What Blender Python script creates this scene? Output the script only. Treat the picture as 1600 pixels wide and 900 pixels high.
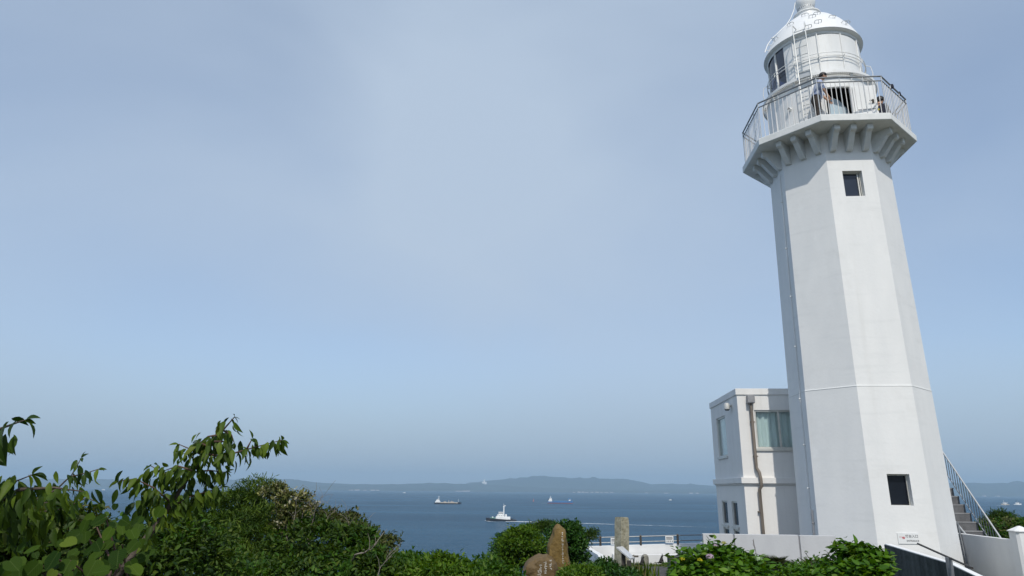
import bpy, bmesh, math, random
import numpy as np
from mathutils import Vector, Matrix, noise

for o in list(bpy.data.objects): bpy.data.objects.remove(o)
S = bpy.context.scene
COL = S.collection
R = math.radians
rng = random.Random(7)
nrg = np.random.default_rng(11)

# ------------------------------------------------------------------ camera
EYE = 1.8                                   # eye height above the tower's terrace (z = 0)
PITCH, ROLL, FPX = 0.2868, 0.0097, 1068.9   # photograph is 1600 px wide, 24 mm equivalent
_fw = Vector((0, math.cos(PITCH), math.sin(PITCH)))
_up0 = Vector((0, -math.sin(PITCH), math.cos(PITCH)))
_rt0 = Vector((1, 0, 0))
_rt = _rt0 * math.cos(ROLL) + _up0 * math.sin(ROLL)
_up = -_rt0 * math.sin(ROLL) + _up0 * math.cos(ROLL)
cd = bpy.data.cameras.new('camera'); cam = bpy.data.objects.new('camera', cd); COL.objects.link(cam)
cd.sensor_width = 36; cd.lens = 36 * FPX / 1600; cd.clip_start = .05; cd.clip_end = 60000
cam.matrix_world = Matrix(((_rt.x, _up.x, -_fw.x, 0), (_rt.y, _up.y, -_fw.y, 0), (_rt.z, _up.z, -_fw.z, EYE), (0, 0, 0, 1)))
S.camera = cam

# ------------------------------------------------------------------ sky, sun, exposure
SUN_AZ, SUN_EL = 3.0, 50.0                  # degrees right of straight behind the camera
sv = Vector((math.sin(R(SUN_AZ)) * math.cos(R(SUN_EL)), -math.cos(R(SUN_AZ)) * math.cos(R(SUN_EL)), math.sin(R(SUN_EL))))
ld = bpy.data.lights.new('sun', 'SUN'); ld.energy = 2.95; ld.angle = R(.55); ld.color = (1, .95, .865)
sun = bpy.data.objects.new('sun', ld); COL.objects.link(sun); sun.rotation_euler = sv.to_track_quat('Z', 'Y').to_euler()

W = bpy.data.worlds.new('World'); S.world = W; W.use_nodes = True
nt = W.node_tree; nt.nodes.clear()
def wn(t, **k):
    n = nt.nodes.new(t)
    for a, b in k.items(): setattr(n, a, b)
    return n
sky = wn('ShaderNodeTexSky', sky_type='NISHITA', sun_disc=False, sun_elevation=R(SUN_EL), sun_rotation=math.pi - R(SUN_AZ),
         altitude=20, air_density=1.0, dust_density=.9, ozone_density=3.5)
tc = wn('ShaderNodeTexCoord')
mp = wn('ShaderNodeMapping'); mp.inputs['Scale'].default_value = (1.3, 1.3, 2.4); mp.inputs['Location'].default_value = (8.1, .3, 6.2)
cl = wn('ShaderNodeTexNoise'); cl.inputs['Scale'].default_value = .95; cl.inputs['Detail'].default_value = 4.0; cl.inputs['Roughness'].default_value = .42; cl.inputs['Distortion'].default_value = .35
rm = wn('ShaderNodeMapRange'); rm.inputs['From Min'].default_value = .34; rm.inputs['From Max'].default_value = .70; rm.inputs['To Min'].default_value = .36; rm.inputs['To Max'].default_value = .92
mx = wn('ShaderNodeMix', data_type='RGBA'); mx.inputs['B'].default_value = (3.36, 4.06, 4.98, 1)     # thin high veil of cloud
bg = wn('ShaderNodeBackground'); bg.inputs['Strength'].default_value = .14
wo = wn('ShaderNodeOutputWorld')
L = nt.links.new
L(tc.outputs['Generated'], mp.inputs['Vector']); L(mp.outputs['Vector'], cl.inputs['Vector']); L(cl.outputs['Fac'], rm.inputs['Value'])
L(rm.outputs['Result'], mx.inputs['Factor']); L(sky.outputs['Color'], mx.inputs['A'])
sx_ = wn('ShaderNodeSeparateXYZ'); L(tc.outputs['Generated'], sx_.inputs['Vector'])                     # sea mist thickening the veil low down, all round
hz = wn('ShaderNodeMapRange', interpolation_type='SMOOTHSTEP'); hz.inputs['From Min'].default_value = .20; hz.inputs['From Max'].default_value = .0; hz.inputs['To Min'].default_value = 0; hz.inputs['To Max'].default_value = .95
L(sx_.outputs['Z'], hz.inputs['Value'])
mh = wn('ShaderNodeMix', data_type='RGBA'); mh.inputs['B'].default_value = (2.60, 3.26, 4.02, 1)
L(hz.outputs['Result'], mh.inputs['Factor']); L(mx.outputs['Result'], mh.inputs['A']); L(mh.outputs['Result'], bg.inputs['Color']); L(bg.outputs['Background'], wo.inputs['Surface'])

vs = S.view_settings; vs.view_transform = 'Standard'; vs.look = 'None'; vs.exposure = 0.10; vs.gamma = 1; vs.use_curve_mapping = False
cy = S.cycles
cy.use_denoising = True; cy.max_bounces = 6; cy.diffuse_bounces = 3; cy.glossy_bounces = 3; cy.transmission_bounces = 4
cy.transparent_max_bounces = 10; cy.volume_bounces = 0; cy.sample_clamp_indirect = 6

# ------------------------------------------------------------------ layout helpers (a line of sight through the photo at a chosen distance)
def ray(px, py):
    a, b = px - 800, py - 450
    return _fw + _rt * (a / FPX) - _up * (b / FPX)
def at(px, py, Y):
    d = ray(px, py); p = d * (Y / d.y); return Vector((p.x, p.y, p.z + EYE))
def atz(px, py, z):
    d = ray(px, py); p = d * ((z - EYE) / d.z); return Vector((p.x, p.y, p.z + EYE))

# ------------------------------------------------------------------ materials
def new_mat(name):
    m = bpy.data.materials.new(name); m.use_nodes = True
    t = m.node_tree; b = t.nodes['Principled BSDF']; return m, t, b
def setin(b, **k):
    for a, v in k.items():
        b.inputs[a.replace('_', ' ')].default_value = v
def c4(c): return (c[0], c[1], c[2], 1)
def mat(name, c1, c2=None, rough=.6, metal=0, scale=4, stretch=(1, 1, 1), bump=0, bscale=40, spec=.4, lo=.35, hi=.65, detail=6, c3=None, coord='Object', s3=1.0, lo3=.55, hi3=.75, marks=()):
    m, t, b = new_mat(name); setin(b, Roughness=rough, Metallic=metal); b.inputs['Specular IOR Level'].default_value = spec
    b.inputs['Base Color'].default_value = c4(c1)
    tcn = t.nodes.new('ShaderNodeTexCoord'); mpn = t.nodes.new('ShaderNodeMapping'); mpn.inputs['Scale'].default_value = stretch
    t.links.new(tcn.outputs[coord], mpn.inputs['Vector'])
    if c2:
        n = t.nodes.new('ShaderNodeTexNoise'); n.inputs['Scale'].default_value = scale; n.inputs['Detail'].default_value = detail; n.inputs['Roughness'].default_value = .6
        t.links.new(mpn.outputs['Vector'], n.inputs['Vector'])
        r_ = t.nodes.new('ShaderNodeValToRGB'); r_.color_ramp.elements[0].position = lo; r_.color_ramp.elements[1].position = hi
        r_.color_ramp.elements[0].color = c4(c1); r_.color_ramp.elements[1].color = c4(c2)
        t.links.new(n.outputs['Fac'], r_.inputs['Fac']); out = r_.outputs['Color']
        if c3:
            n3 = t.nodes.new('ShaderNodeTexNoise'); n3.inputs['Scale'].default_value = s3; n3.inputs['Detail'].default_value = 8; n3.inputs['Roughness'].default_value = .7
            t.links.new(tcn.outputs[coord], n3.inputs['Vector'])
            mr = t.nodes.new('ShaderNodeMapRange'); mr.inputs['From Min'].default_value = lo3; mr.inputs['From Max'].default_value = hi3
            t.links.new(n3.outputs['Fac'], mr.inputs['Value'])
            mxn = t.nodes.new('ShaderNodeMix'); mxn.data_type = 'RGBA'; mxn.inputs['B'].default_value = c4(c3)
            t.links.new(mr.outputs['Result'], mxn.inputs['Factor']); t.links.new(out, mxn.inputs['A']); out = mxn.outputs['Result']
        for (mc, ms_, st_, ml, mh_, mf) in marks:      # weather marks with a shape of their own: runs, lift lines, patches
            mm = t.nodes.new('ShaderNodeMapping'); mm.inputs['Scale'].default_value = st_; t.links.new(tcn.outputs[coord], mm.inputs['Vector'])
            nm = t.nodes.new('ShaderNodeTexNoise'); nm.inputs['Scale'].default_value = ms_; nm.inputs['Detail'].default_value = 6; nm.inputs['Roughness'].default_value = .65; t.links.new(mm.outputs['Vector'], nm.inputs['Vector'])
            rr_ = t.nodes.new('ShaderNodeMapRange'); rr_.inputs['From Min'].default_value = ml; rr_.inputs['From Max'].default_value = mh_; rr_.inputs['To Max'].default_value = mf; t.links.new(nm.outputs['Fac'], rr_.inputs['Value'])
            mxm = t.nodes.new('ShaderNodeMix'); mxm.data_type = 'RGBA'; mxm.inputs['B'].default_value = c4(mc); t.links.new(rr_.outputs['Result'], mxm.inputs['Factor']); t.links.new(out, mxm.inputs['A']); out = mxm.outputs['Result']
        t.links.new(out, b.inputs['Base Color'])
    if bump:
        nb = t.nodes.new('ShaderNodeTexNoise'); nb.inputs['Scale'].default_value = bscale; nb.inputs['Detail'].default_value = 5
        t.links.new(tcn.outputs[coord], nb.inputs['Vector'])
        bn = t.nodes.new('ShaderNodeBump'); bn.inputs['Strength'].default_value = bump; bn.inputs['Distance'].default_value = .02
        t.links.new(nb.outputs['Fac'], bn.inputs['Height']); t.links.new(bn.outputs['Normal'], b.inputs['Normal'])
    return m
def leaf_mat(name, dark, light, extra=None, p_extra=.04, trans=.35, rough=.5, spec=.16, objrandom=False):
    dark, light = [tuple(v * k for v, k in zip(c_, (1.08, 1.14, .70))) for c_ in (dark, light)]
    m, t, b = new_mat(name); setin(b, Roughness=rough); b.inputs['Specular IOR Level'].default_value = spec
    if objrandom: src = t.nodes.new('ShaderNodeObjectInfo').outputs['Random']
    else: src = t.nodes.new('ShaderNodeNewGeometry').outputs['Random Per Island']
    r_ = t.nodes.new('ShaderNodeValToRGB'); e = r_.color_ramp.elements
    e[0].position = 0; e[0].color = c4(dark); e[1].position = 1 - p_extra; e[1].color = c4(light)
    if extra:
        x = e.new(1 - p_extra * .6); x.color = c4(extra); x = e.new(1.0); x.color = c4(extra)
    t.links.new(src, r_.inputs['Fac'])
    tcn = t.nodes.new('ShaderNodeTexCoord'); n = t.nodes.new('ShaderNodeTexNoise'); n.inputs['Scale'].default_value = 30; n.inputs['Detail'].default_value = 3
    t.links.new(tcn.outputs['Object'], n.inputs['Vector'])
    hv = t.nodes.new('ShaderNodeHueSaturation'); mr = t.nodes.new('ShaderNodeMapRange'); mr.inputs['To Min'].default_value = .75; mr.inputs['To Max'].default_value = 1.25
    t.links.new(n.outputs['Fac'], mr.inputs['Value']); t.links.new(mr.outputs['Result'], hv.inputs['Value']); t.links.new(r_.outputs['Color'], hv.inputs['Color'])
    if objrandom:      # pale midrib and side veins, drawn in each leaf's own space
        sp = t.nodes.new('ShaderNodeSeparateXYZ'); t.links.new(tcn.outputs['Object'], sp.inputs['Vector'])
        def mth(op, a, b_=None, c=None):
            n_ = t.nodes.new('ShaderNodeMath'); n_.operation = op
            for i, v in enumerate((a, b_, c)):
                if v is None: continue
                if isinstance(v, (int, float)): n_.inputs[i].default_value = v
                else: t.links.new(v, n_.inputs[i])
            return n_.outputs['Value']
        ax = mth('ABSOLUTE', sp.outputs['X']); rib = mth('LESS_THAN', ax, .014)
        sd_ = mth('FRACT', mth('MULTIPLY', mth('SUBTRACT', sp.outputs['Y'], mth('MULTIPLY', ax, .75)), 7.5)); vein = mth('LESS_THAN', sd_, .14)
        fac = mth('MAXIMUM', mth('MULTIPLY', rib, .35), mth('MULTIPLY', vein, .14))
        vm = t.nodes.new('ShaderNodeMix'); vm.data_type = 'RGBA'; vm.inputs['B'].default_value = (.12, .17, .05, 1)
        t.links.new(fac, vm.inputs['Factor']); t.links.new(hv.outputs['Color'], vm.inputs['A']); hv = vm; hv_out = vm.outputs['Result']
    else: hv_out = hv.outputs['Color']
    t.links.new(hv_out, b.inputs['Base Color'])
    tr = t.nodes.new('ShaderNodeBsdfTranslucent'); hs = t.nodes.new('ShaderNodeHueSaturation'); hs.inputs['Value'].default_value = 1.5; hs.inputs['Hue'].default_value = .485; hs.inputs['Saturation'].default_value = 1.1
    t.links.new(hv_out, hs.inputs['Color']); t.links.new(hs.outputs['Color'], tr.inputs['Color'])
    ms = t.nodes.new('ShaderNodeMixShader'); ms.inputs['Fac'].default_value = trans
    t.links.new(b.outputs['BSDF'], ms.inputs[1]); t.links.new(tr.outputs['BSDF'], ms.inputs[2]); t.links.new(ms.outputs['Shader'], t.nodes['Material Output'].inputs['Surface'])
    return m
def glass_mat(name, tint=(.8, .88, .9), refl=.12):
    m, t, b = new_mat(name); t.nodes.remove(b)
    tr = t.nodes.new('ShaderNodeBsdfTransparent'); tr.inputs['Color'].default_value = c4(tint)
    gl = t.nodes.new('ShaderNodeBsdfGlossy'); gl.inputs['Roughness'].default_value = .02; gl.inputs['Color'].default_value = (1, 1, 1, 1)
    lw = t.nodes.new('ShaderNodeLayerWeight'); lw.inputs['Blend'].default_value = .35
    mr = t.nodes.new('ShaderNodeMapRange'); mr.inputs['To Min'].default_value = refl; mr.inputs['To Max'].default_value = .35
    ms = t.nodes.new('ShaderNodeMixShader'); t.links.new(lw.outputs['Facing'], mr.inputs['Value']); t.links.new(mr.outputs['Result'], ms.inputs['Fac'])
    t.links.new(tr.outputs['BSDF'], ms.inputs[1]); t.links.new(gl.outputs['BSDF'], ms.inputs[2]); t.links.new(ms.outputs['Shader'], t.nodes['Material Output'].inputs['Surface'])
    return m

M = {}
M['stucco'] = mat('tower_stucco', (.755, .755, .742), (.805, .80, .782), rough=.75, scale=2.2, stretch=(1, 1, .35), bump=.10, bscale=16, spec=.25, c3=(.66, .655, .63), s3=.9, lo3=.56, hi3=.9, marks=(((.60, .61, .60), 1.4, (.6, .6, 5.5), .54, .74, .30), ((.56, .55, .51), 2.6, (2.2, 2.2, .10), .58, .80, .22), ((.84, .84, .83), 2.0, (1, 1, .8), .62, .70, .6)))
M['stucco2'] = mat('annex_stucco', (.745, .73, .705), (.80, .785, .76), rough=.8, scale=1.6, stretch=(1, 1, .3), bump=.12, bscale=18, spec=.2, c3=(.56, .53, .48), s3=1.3, lo3=.6, hi3=.85, marks=(((.52, .50, .46), 3.2, (2.4, 2.4, .12), .58, .78, .32), ((.62, .60, .57), 1.6, (.7, .7, 4), .55, .75, .22)))
M['wallwhite'] = mat('wall_white', (.68, .68, .68), (.76, .76, .75), rough=.8, scale=2, stretch=(1, 1, .4), bump=.12, bscale=20, spec=.2, c3=(.55, .54, .51), s3=1.6, lo3=.58, hi3=.85)
M['slabgrey'] = mat('slab_grey_paint', (.47, .475, .485), (.53, .535, .54), rough=.8, scale=2, stretch=(1, 1, .4), bump=.1, bscale=20, spec=.2, c3=(.42, .42, .42), s3=1.6, lo3=.58, hi3=.85)
M['platform'] = mat('platform_concrete', (.70, .71, .69), (.78, .78, .76), rough=.8, scale=5, bump=.15, bscale=20, spec=.2, c3=(.58, .57, .52), s3=3.5, lo3=.64, hi3=.85)
M['corbel'] = mat('corbel_concrete', (.66, .68, .68), (.74, .75, .74), rough=.8, scale=6, bump=.4, bscale=30, spec=.2)
M['metalwhite'] = mat('painted_steel_white', (.74, .745, .73), (.80, .80, .785), rough=.45, scale=3, stretch=(1, 1, .4), spec=.4, bump=.06, bscale=8, c3=(.60, .53, .42), s3=2.4, lo3=.60, hi3=.84, marks=(((.58, .55, .49), 4, (3, 3, .18), .56, .8, .5),))
M['dome'] = mat('dome_white', (.77, .775, .765), (.81, .81, .80), rough=.42, scale=2, spec=.4, bump=.05, bscale=6, marks=(((.62, .60, .55), 3, (3, 3, .5), .58, .8, .4),))
M['rail'] = mat('grey_rail', (.46, .47, .47), (.56, .57, .57), rough=.45, metal=.35, scale=9)
M['raildark'] = mat('dark_rail', (.20, .21, .22), (.27, .28, .29), rough=.45, metal=.5, scale=9)
M['baluster'] = mat('baluster_grey', (.58, .57, .56), (.66, .65, .63), rough=.5, metal=.2, scale=9)
M['ladder'] = mat('ladder_steel', (.55, .56, .55), (.66, .66, .64), rough=.45, metal=.3, scale=12, c3=(.35, .25, .16), s3=9, lo3=.62, hi3=.8)
M['black'] = mat('black_rubber', (.012, .013, .016), (.022, .022, .026), rough=.5, scale=5)
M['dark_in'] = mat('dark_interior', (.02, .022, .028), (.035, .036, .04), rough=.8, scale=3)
M['paneblack'] = mat('dark_pane', (.006, .008, .013), (.011, .014, .020), rough=.08, scale=1.2, spec=.25)
M['panesky'] = mat('reflecting_pane', (.016, .022, .036), (.028, .036, .055), rough=.07, scale=1.0, spec=.5)
M['glass'] = glass_mat('window_glass', (.90, .95, .95), .05)
M['lglass'] = glass_mat('lantern_glass', (.16, .20, .36), .06)
M['curtain'] = mat('curtain_teal', (.66, .72, .70), (.80, .83, .82), rough=.9, scale=6, stretch=(6, 1, .3))
M['alu'] = mat('aluminium_frame', (.58, .57, .53), (.66, .65, .6), rough=.45, metal=.4, scale=8)
M['pipe'] = mat('drain_pipe_brown', (.16, .135, .11), (.24, .20, .165), rough=.6, scale=7, stretch=(1, 1, .3))
M['hopper'] = mat('rain_hopper_grey', (.26, .26, .27), (.33, .33, .34), rough=.55, metal=.3, scale=9)
M['concrete'] = mat('grey_concrete', (.20, .20, .205), (.29, .29, .295), rough=.85, scale=6, bump=.4, bscale=30, c3=(.12, .12, .12), s3=3)
M['blockdark'] = mat('dark_block_concrete', (.055, .056, .06), (.085, .085, .09), rough=.85, scale=6, bump=.3, bscale=30)
M['step'] = mat('grey_step', (.105, .107, .112), (.15, .15, .155), rough=.85, scale=5, bump=.4, bscale=35, c3=(.08, .08, .08), s3=3.5)
M['mossy'] = mat('mossy_dark_concrete', (.022, .030, .030), (.075, .088, .085), rough=.9, scale=3, stretch=(2.5, 2.5, .35), bump=.5, bscale=25, c3=(.012, .022, .015), s3=4)
M['asphalt'] = mat('worn_asphalt', (.045, .044, .042), (.085, .08, .072), rough=.9, scale=9, bump=.4, bscale=60)
M['soil'] = mat('soil_ground', (.05, .055, .025), (.10, .085, .05), rough=.95, scale=1.5, bump=.6, bscale=9, c3=(.04, .075, .015), s3=.8)
M['turf'] = mat('short_turf', (.06, .075, .022), (.12, .115, .045), rough=.95, scale=5, bump=.5, bscale=30, c3=(.10, .075, .04), s3=3)
M['lichen'] = mat('lichen_stone', (.24, .22, .15), (.40, .38, .29), rough=.95, scale=9, bump=.9, bscale=22, c3=(.09, .085, .06), s3=14, lo3=.56, hi3=.66)
M['brownrock'] = mat('brown_monument_rock', (.125, .078, .020), (.220, .145, .042), rough=.85, scale=5, bump=1.0, bscale=18, c3=(.07, .045, .02), s3=5, lo3=.5, hi3=.75)
M['brownrock2'] = mat('brown_inscribed_rock', (.095, .060, .022), (.17, .112, .044), rough=.7, scale=4.0, bump=.8, bscale=18, c3=(.055, .036, .02), s3=4, lo3=.5, hi3=.75)
M['greystone'] = mat('grey_marker_stone', (.17, .165, .14), (.27, .26, .22), rough=.9, scale=12, bump=.7, bscale=30)
M['whiteletter'] = mat('white_letter_paint', (.62, .60, .54), (.72, .70, .64), rough=.8, scale=30)
M['signwhite'] = mat('sign_white', (.74, .75, .74), (.79, .79, .78), rough=.4, scale=3)
M['ink'] = mat('sign_ink', (.03, .03, .035), (.05, .05, .055), rough=.6, scale=30)
M['inkred'] = mat('sign_red', (.48, .14, .15), (.56, .20, .20), rough=.6, scale=30)
M['boardgrey'] = mat('board_face', (.55, .55, .55), (.68, .68, .67), rough=.3, scale=14, c3=(.42, .43, .44), s3=30, lo3=.5, hi3=.6)
M['darkmetal'] = mat('dark_bronze_metal', (.05, .045, .04), (.09, .08, .07), rough=.5, metal=.4, scale=8)
M['bark'] = mat('bark', (.055, .042, .032), (.11, .088, .07), rough=.95, scale=12, stretch=(1, 1, .4), bump=.8, bscale=40)
M['barkpale'] = mat('bark_pale', (.14, .12, .10), (.25, .22, .185), rough=.95, scale=12, bump=.6, bscale=40)
M['twigred'] = mat('twig_reddish', (.07, .04, .028), (.11, .065, .045), rough=.85, scale=15)
# people and cats
M['skin'] = mat('skin', (.46, .27, .18), (.52, .31, .21), rough=.55, scale=9)
M['hair'] = mat('hair_black', (.012, .010, .010), (.022, .018, .016), rough=.5, scale=30, stretch=(4, 4, 1))
M['shirt'] = mat('shirt_blue', (.26, .32, .50), (.52, .57, .68), rough=.85, scale=26, stretch=(1.2, 1.2, .12), lo=.42, hi=.58)
M['trousers'] = mat('trousers_brown', (.035, .028, .024), (.06, .05, .043), rough=.9, scale=14)
M['navy'] = mat('navy_cloth', (.012, .014, .028), (.025, .028, .045), rough=.9, scale=14)
M['fur'] = mat('black_fur', (.012, .012, .012), (.03, .028, .026), rough=.75, scale=30)
M['yellow'] = mat('yellow_paint', (.62, .50, .04), (.70, .56, .06), rough=.5, scale=10)
M['bluecover'] = mat('pale_blue_panel', (.42, .53, .60), (.52, .62, .68), rough=.6, scale=3)
# ships
M['hullblack'] = mat('hull_black', (.015, .017, .025), (.03, .032, .04), rough=.5, scale=.4)
M['shipwhite'] = mat('ship_white', (.74, .74, .72), (.80, .80, .78), rough=.5, scale=.3)
M['deckgreen'] = mat('deck_green', (.10, .24, .19), (.16, .30, .25), rough=.7, scale=.5)
M['hullblue'] = mat('hull_blue', (.05, .17, .38), (.07, .22, .44), rough=.5, scale=.2)
M['hullred'] = mat('hull_red', (.36, .09, .06), (.42, .12, .08), rough=.6, scale=.3)
M['decktan'] = mat('deck_tan', (.42, .36, .29), (.52, .46, .38), rough=.7, scale=.4)
M['shipwin'] = mat('ship_window', (.03, .04, .06), (.05, .06, .08), rough=.15, scale=1)
M['buoy'] = mat('buoy_red', (.50, .10, .06), (.56, .14, .08), rough=.5, scale=1)
M['farwall'] = mat('far_wall', (.40, .37, .35), (.55, .52, .50), rough=.8, scale=.05)
M['farroof'] = mat('far_roof', (.22, .16, .14), (.30, .24, .22), rough=.8, scale=.05)
# leaves
M['lf_cherry'] = leaf_mat('leaf_cherry', (.010, .028, .006), (.068, .108, .018), (.11, .14, .02), .03, .30)
M['lf_cherry_o'] = leaf_mat('leaf_cherry_single', (.012, .034, .006), (.105, .150, .022), (.13, .16, .022), .03, .32, objrandom=True)
M['lf_vine_o'] = leaf_mat('leaf_vine_single', (.009, .025, .004), (.042, .075, .010), (.09, .13, .016), .08, .22, rough=.62, spec=.07, objrandom=True)
M['lf_dark'] = leaf_mat('leaf_dark_scrub', (.009, .026, .005), (.054, .092, .015), (.09, .125, .02), .08, .26)
M['lf_pine'] = leaf_mat('leaf_pine', (.014, .036, .008), (.056, .098, .018), (.09, .125, .03), .08, .22)
M['lf_pine2'] = leaf_mat('leaf_pine_new', (.045, .082, .014), (.105, .150, .030), (.13, .17, .035), .08, .2)
M['lf_tan'] = leaf_mat('leaf_faded_flower', (.09, .085, .035), (.25, .235, .125), (.38, .36, .25), .2, .2)
M['lf_scrub'] = leaf_mat('leaf_scrub_olive', (.030, .042, .014), (.075, .085, .030), (.13, .12, .05), .12, .2)
M['lf_green'] = leaf_mat('leaf_fresh_green', (.015, .048, .007), (.055, .115, .016), (.11, .17, .03), .08, .32)
M['lf_green2'] = leaf_mat('leaf_bright_green', (.022, .062, .007), (.092, .155, .018), (.15, .20, .04), .08, .32)
M['lf_round'] = leaf_mat('leaf_glossy_deep', (.012, .042, .010), (.035, .085, .016), (.08, .14, .03), .06, .2, rough=.3)
M['lf_hyd_o'] = leaf_mat('leaf_hydrangea_single', (.028, .082, .010), (.100, .200, .022), (.16, .25, .035), .10, .32, rough=.42, objrandom=True)
M['lf_hyd'] = leaf_mat('leaf_hydrangea', (.020, .062, .008), (.080, .165, .018), (.13, .21, .03), .08, .3, rough=.42)
M['lf_cycad'] = leaf_mat('leaf_cycad', (.018, .028, .010), (.05, .058, .020), (.10, .09, .03), .1, .15)
M['petal'] = leaf_mat('petal_pink', (.41, .26, .57), (.56, .44, .80), None, .02, .3, rough=.6)
M['petaly'] = leaf_mat('petal_yellow', (.36, .33, .03), (.50, .44, .05), None, .02, .3, rough=.6)
M['petalw'] = leaf_mat('petal_pale', (.36, .44, .37), (.50, .56, .60), None, .02, .3, rough=.6)
M['grassblade'] = leaf_mat('grass_blade', (.04, .085, .014), (.11, .16, .03), (.28, .24, .10), .12, .3)

# ------------------------------------------------------------------ mesh builder
class MB:
    def __init__(s): s.v = []; s.f = []; s.mi = []; s.cm = 0
    def face(s, idx): s.f.append(idx); s.mi.append(s.cm)
    def quad(s, a, b, c, d):
        n = len(s.v); s.v += [tuple(a), tuple(b), tuple(c), tuple(d)]; s.face((n, n + 1, n + 2, n + 3)); return s
    def poly(s, pts):
        n = len(s.v); s.v += [tuple(p) for p in pts]; s.face(tuple(range(n, n + len(pts)))); return s
    def box(s, lo, hi, m=None):
        n = len(s.v)
        for z in (lo[2], hi[2]):
            for x, y in ((lo[0], lo[1]), (hi[0], lo[1]), (hi[0], hi[1]), (lo[0], hi[1])):
                p = Vector((x, y, z)); p = m @ p if m else p; s.v.append(tuple(p))
        for q in ((0, 3, 2, 1), (4, 5, 6, 7), (0, 1, 5, 4), (1, 2, 6, 5), (2, 3, 7, 6), (3, 0, 4, 7)): s.face(tuple(n + i for i in q))
        return s
    def rings(s, rings, cap=True, closed=True):
        n0 = len(s.v); k = len(rings[0])
        for r_ in rings: s.v += [tuple(p) for p in r_]
        for i in range(len(rings) - 1):
            for j in range(k if closed else k - 1):
                a = n0 + i * k + j; b = n0 + i * k + (j + 1) % k
                s.face((a, b, b + k, a + k))
        if cap:
            s.face(tuple(n0 + j for j in reversed(range(k)))); m = n0 + (len(rings) - 1) * k; s.face(tuple(m + j for j in range(k)))
        return s
    def tube(s, path, r, n=6, cap=True):
        path = [Vector(p) for p in path]; rs = r if isinstance(r, (list, tuple)) else [r] * len(path)
        rings = []; prev = None
        for i, p in enumerate(path):
            d = (path[min(i + 1, len(path) - 1)] - path[max(i - 1, 0)]).normalized()
            if prev is None:
                u = d.orthogonal().normalized()
            else:
                u = (prev - d * prev.dot(d)); u = u.normalized() if u.length > 1e-6 else d.orthogonal().normalized()
            prev = u; w = d.cross(u)
            rings.append([p + (u * math.cos(2 * math.pi * j / n) + w * math.sin(2 * math.pi * j / n)) * rs[i] for j in range(n)])
        return s.rings(rings, cap)
    def lathe(s, prof, n=48, a0=0, a1=2 * math.pi, cap=False):
        full = abs(a1 - a0 - 2 * math.pi) < 1e-6; k = n if full else n + 1
        rings = []
        for r_, z in prof:
            rings.append([Vector((r_ * math.sin(a0 + (a1 - a0) * j / n), -r_ * math.cos(a0 + (a1 - a0) * j / n), z)) for j in range(k)])
        return s.rings(rings, cap and full, full)
    def prism(s, pts, z0, z1):
        return s.rings([[Vector((x, y, z0)) for x, y in pts], [Vector((x, y, z1)) for x, y in pts]])
    def build(s, name, mats, parent=None, smooth=False, bevel=0, angle=None):
        me = bpy.data.meshes.new(name); me.from_pydata(s.v, [], s.f)
        mats = mats if isinstance(mats, (list, tuple)) else [mats]
        for m_ in mats: me.materials.append(m_ if not isinstance(m_, str) else M[m_])
        if len(mats) > 1: me.polygons.foreach_set('material_index', s.mi)
        bm = bmesh.new(); bm.from_mesh(me); bmesh.ops.remove_doubles(bm, verts=bm.verts, dist=1e-5); bmesh.ops.recalc_face_normals(bm, faces=bm.faces)
        if bevel: bmesh.ops.bevel(bm, geom=[e for e in bm.edges if len(e.link_faces) == 2 and e.calc_face_angle(0) > .5], offset=bevel, segments=2, affect='EDGES', profile=.6)
        bm.to_mesh(me); bm.free()
        if smooth:
            me.polygons.foreach_set('use_smooth', [True] * len(me.polygons))
            if angle: me.set_sharp_from_angle(angle=R(angle))
        o = bpy.data.objects.new(name, me); COL.objects.link(o)
        if parent: o.parent = parent
        return o

def tag(o, label=None, cat=None, group=None, kind=None):
    for k, v in (('label', label), ('category', cat), ('group', group), ('kind', kind)):
        if v: o[k] = v
    return o
def empty(name, loc=(0, 0, 0), rz=0):
    o = bpy.data.objects.new(name, None); o.empty_display_size = .2; COL.objects.link(o); o.location = loc; o.rotation_euler = (0, 0, rz); return o
def part(name, mesh, parent, loc=(0, 0, 0), rot=(0, 0, 0)):
    o = bpy.data.objects.new(name, mesh); COL.objects.link(o); o.parent = parent; o.location = loc; o.rotation_euler = rot; return o
def text_part(name, body, size, mtx, m, parent, ext=.001, align='CENTER'):
    cu = bpy.data.curves.new(name, 'FONT'); cu.body = body; cu.size = size; cu.extrude = ext; cu.align_x = align; cu.align_y = 'CENTER'
    t = bpy.data.objects.new('tmp_text', cu); COL.objects.link(t)
    bpy.context.view_layer.update()
    me = bpy.data.meshes.new_from_object(t.evaluated_get(bpy.context.evaluated_depsgraph_get()))
    bpy.data.objects.remove(t); bpy.data.curves.remove(cu)
    me.name = name; me.materials.clear(); me.materials.append(M[m])
    o = bpy.data.objects.new(name, me); COL.objects.link(o); o.parent = parent; o.matrix_basis = mtx; return o

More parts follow.
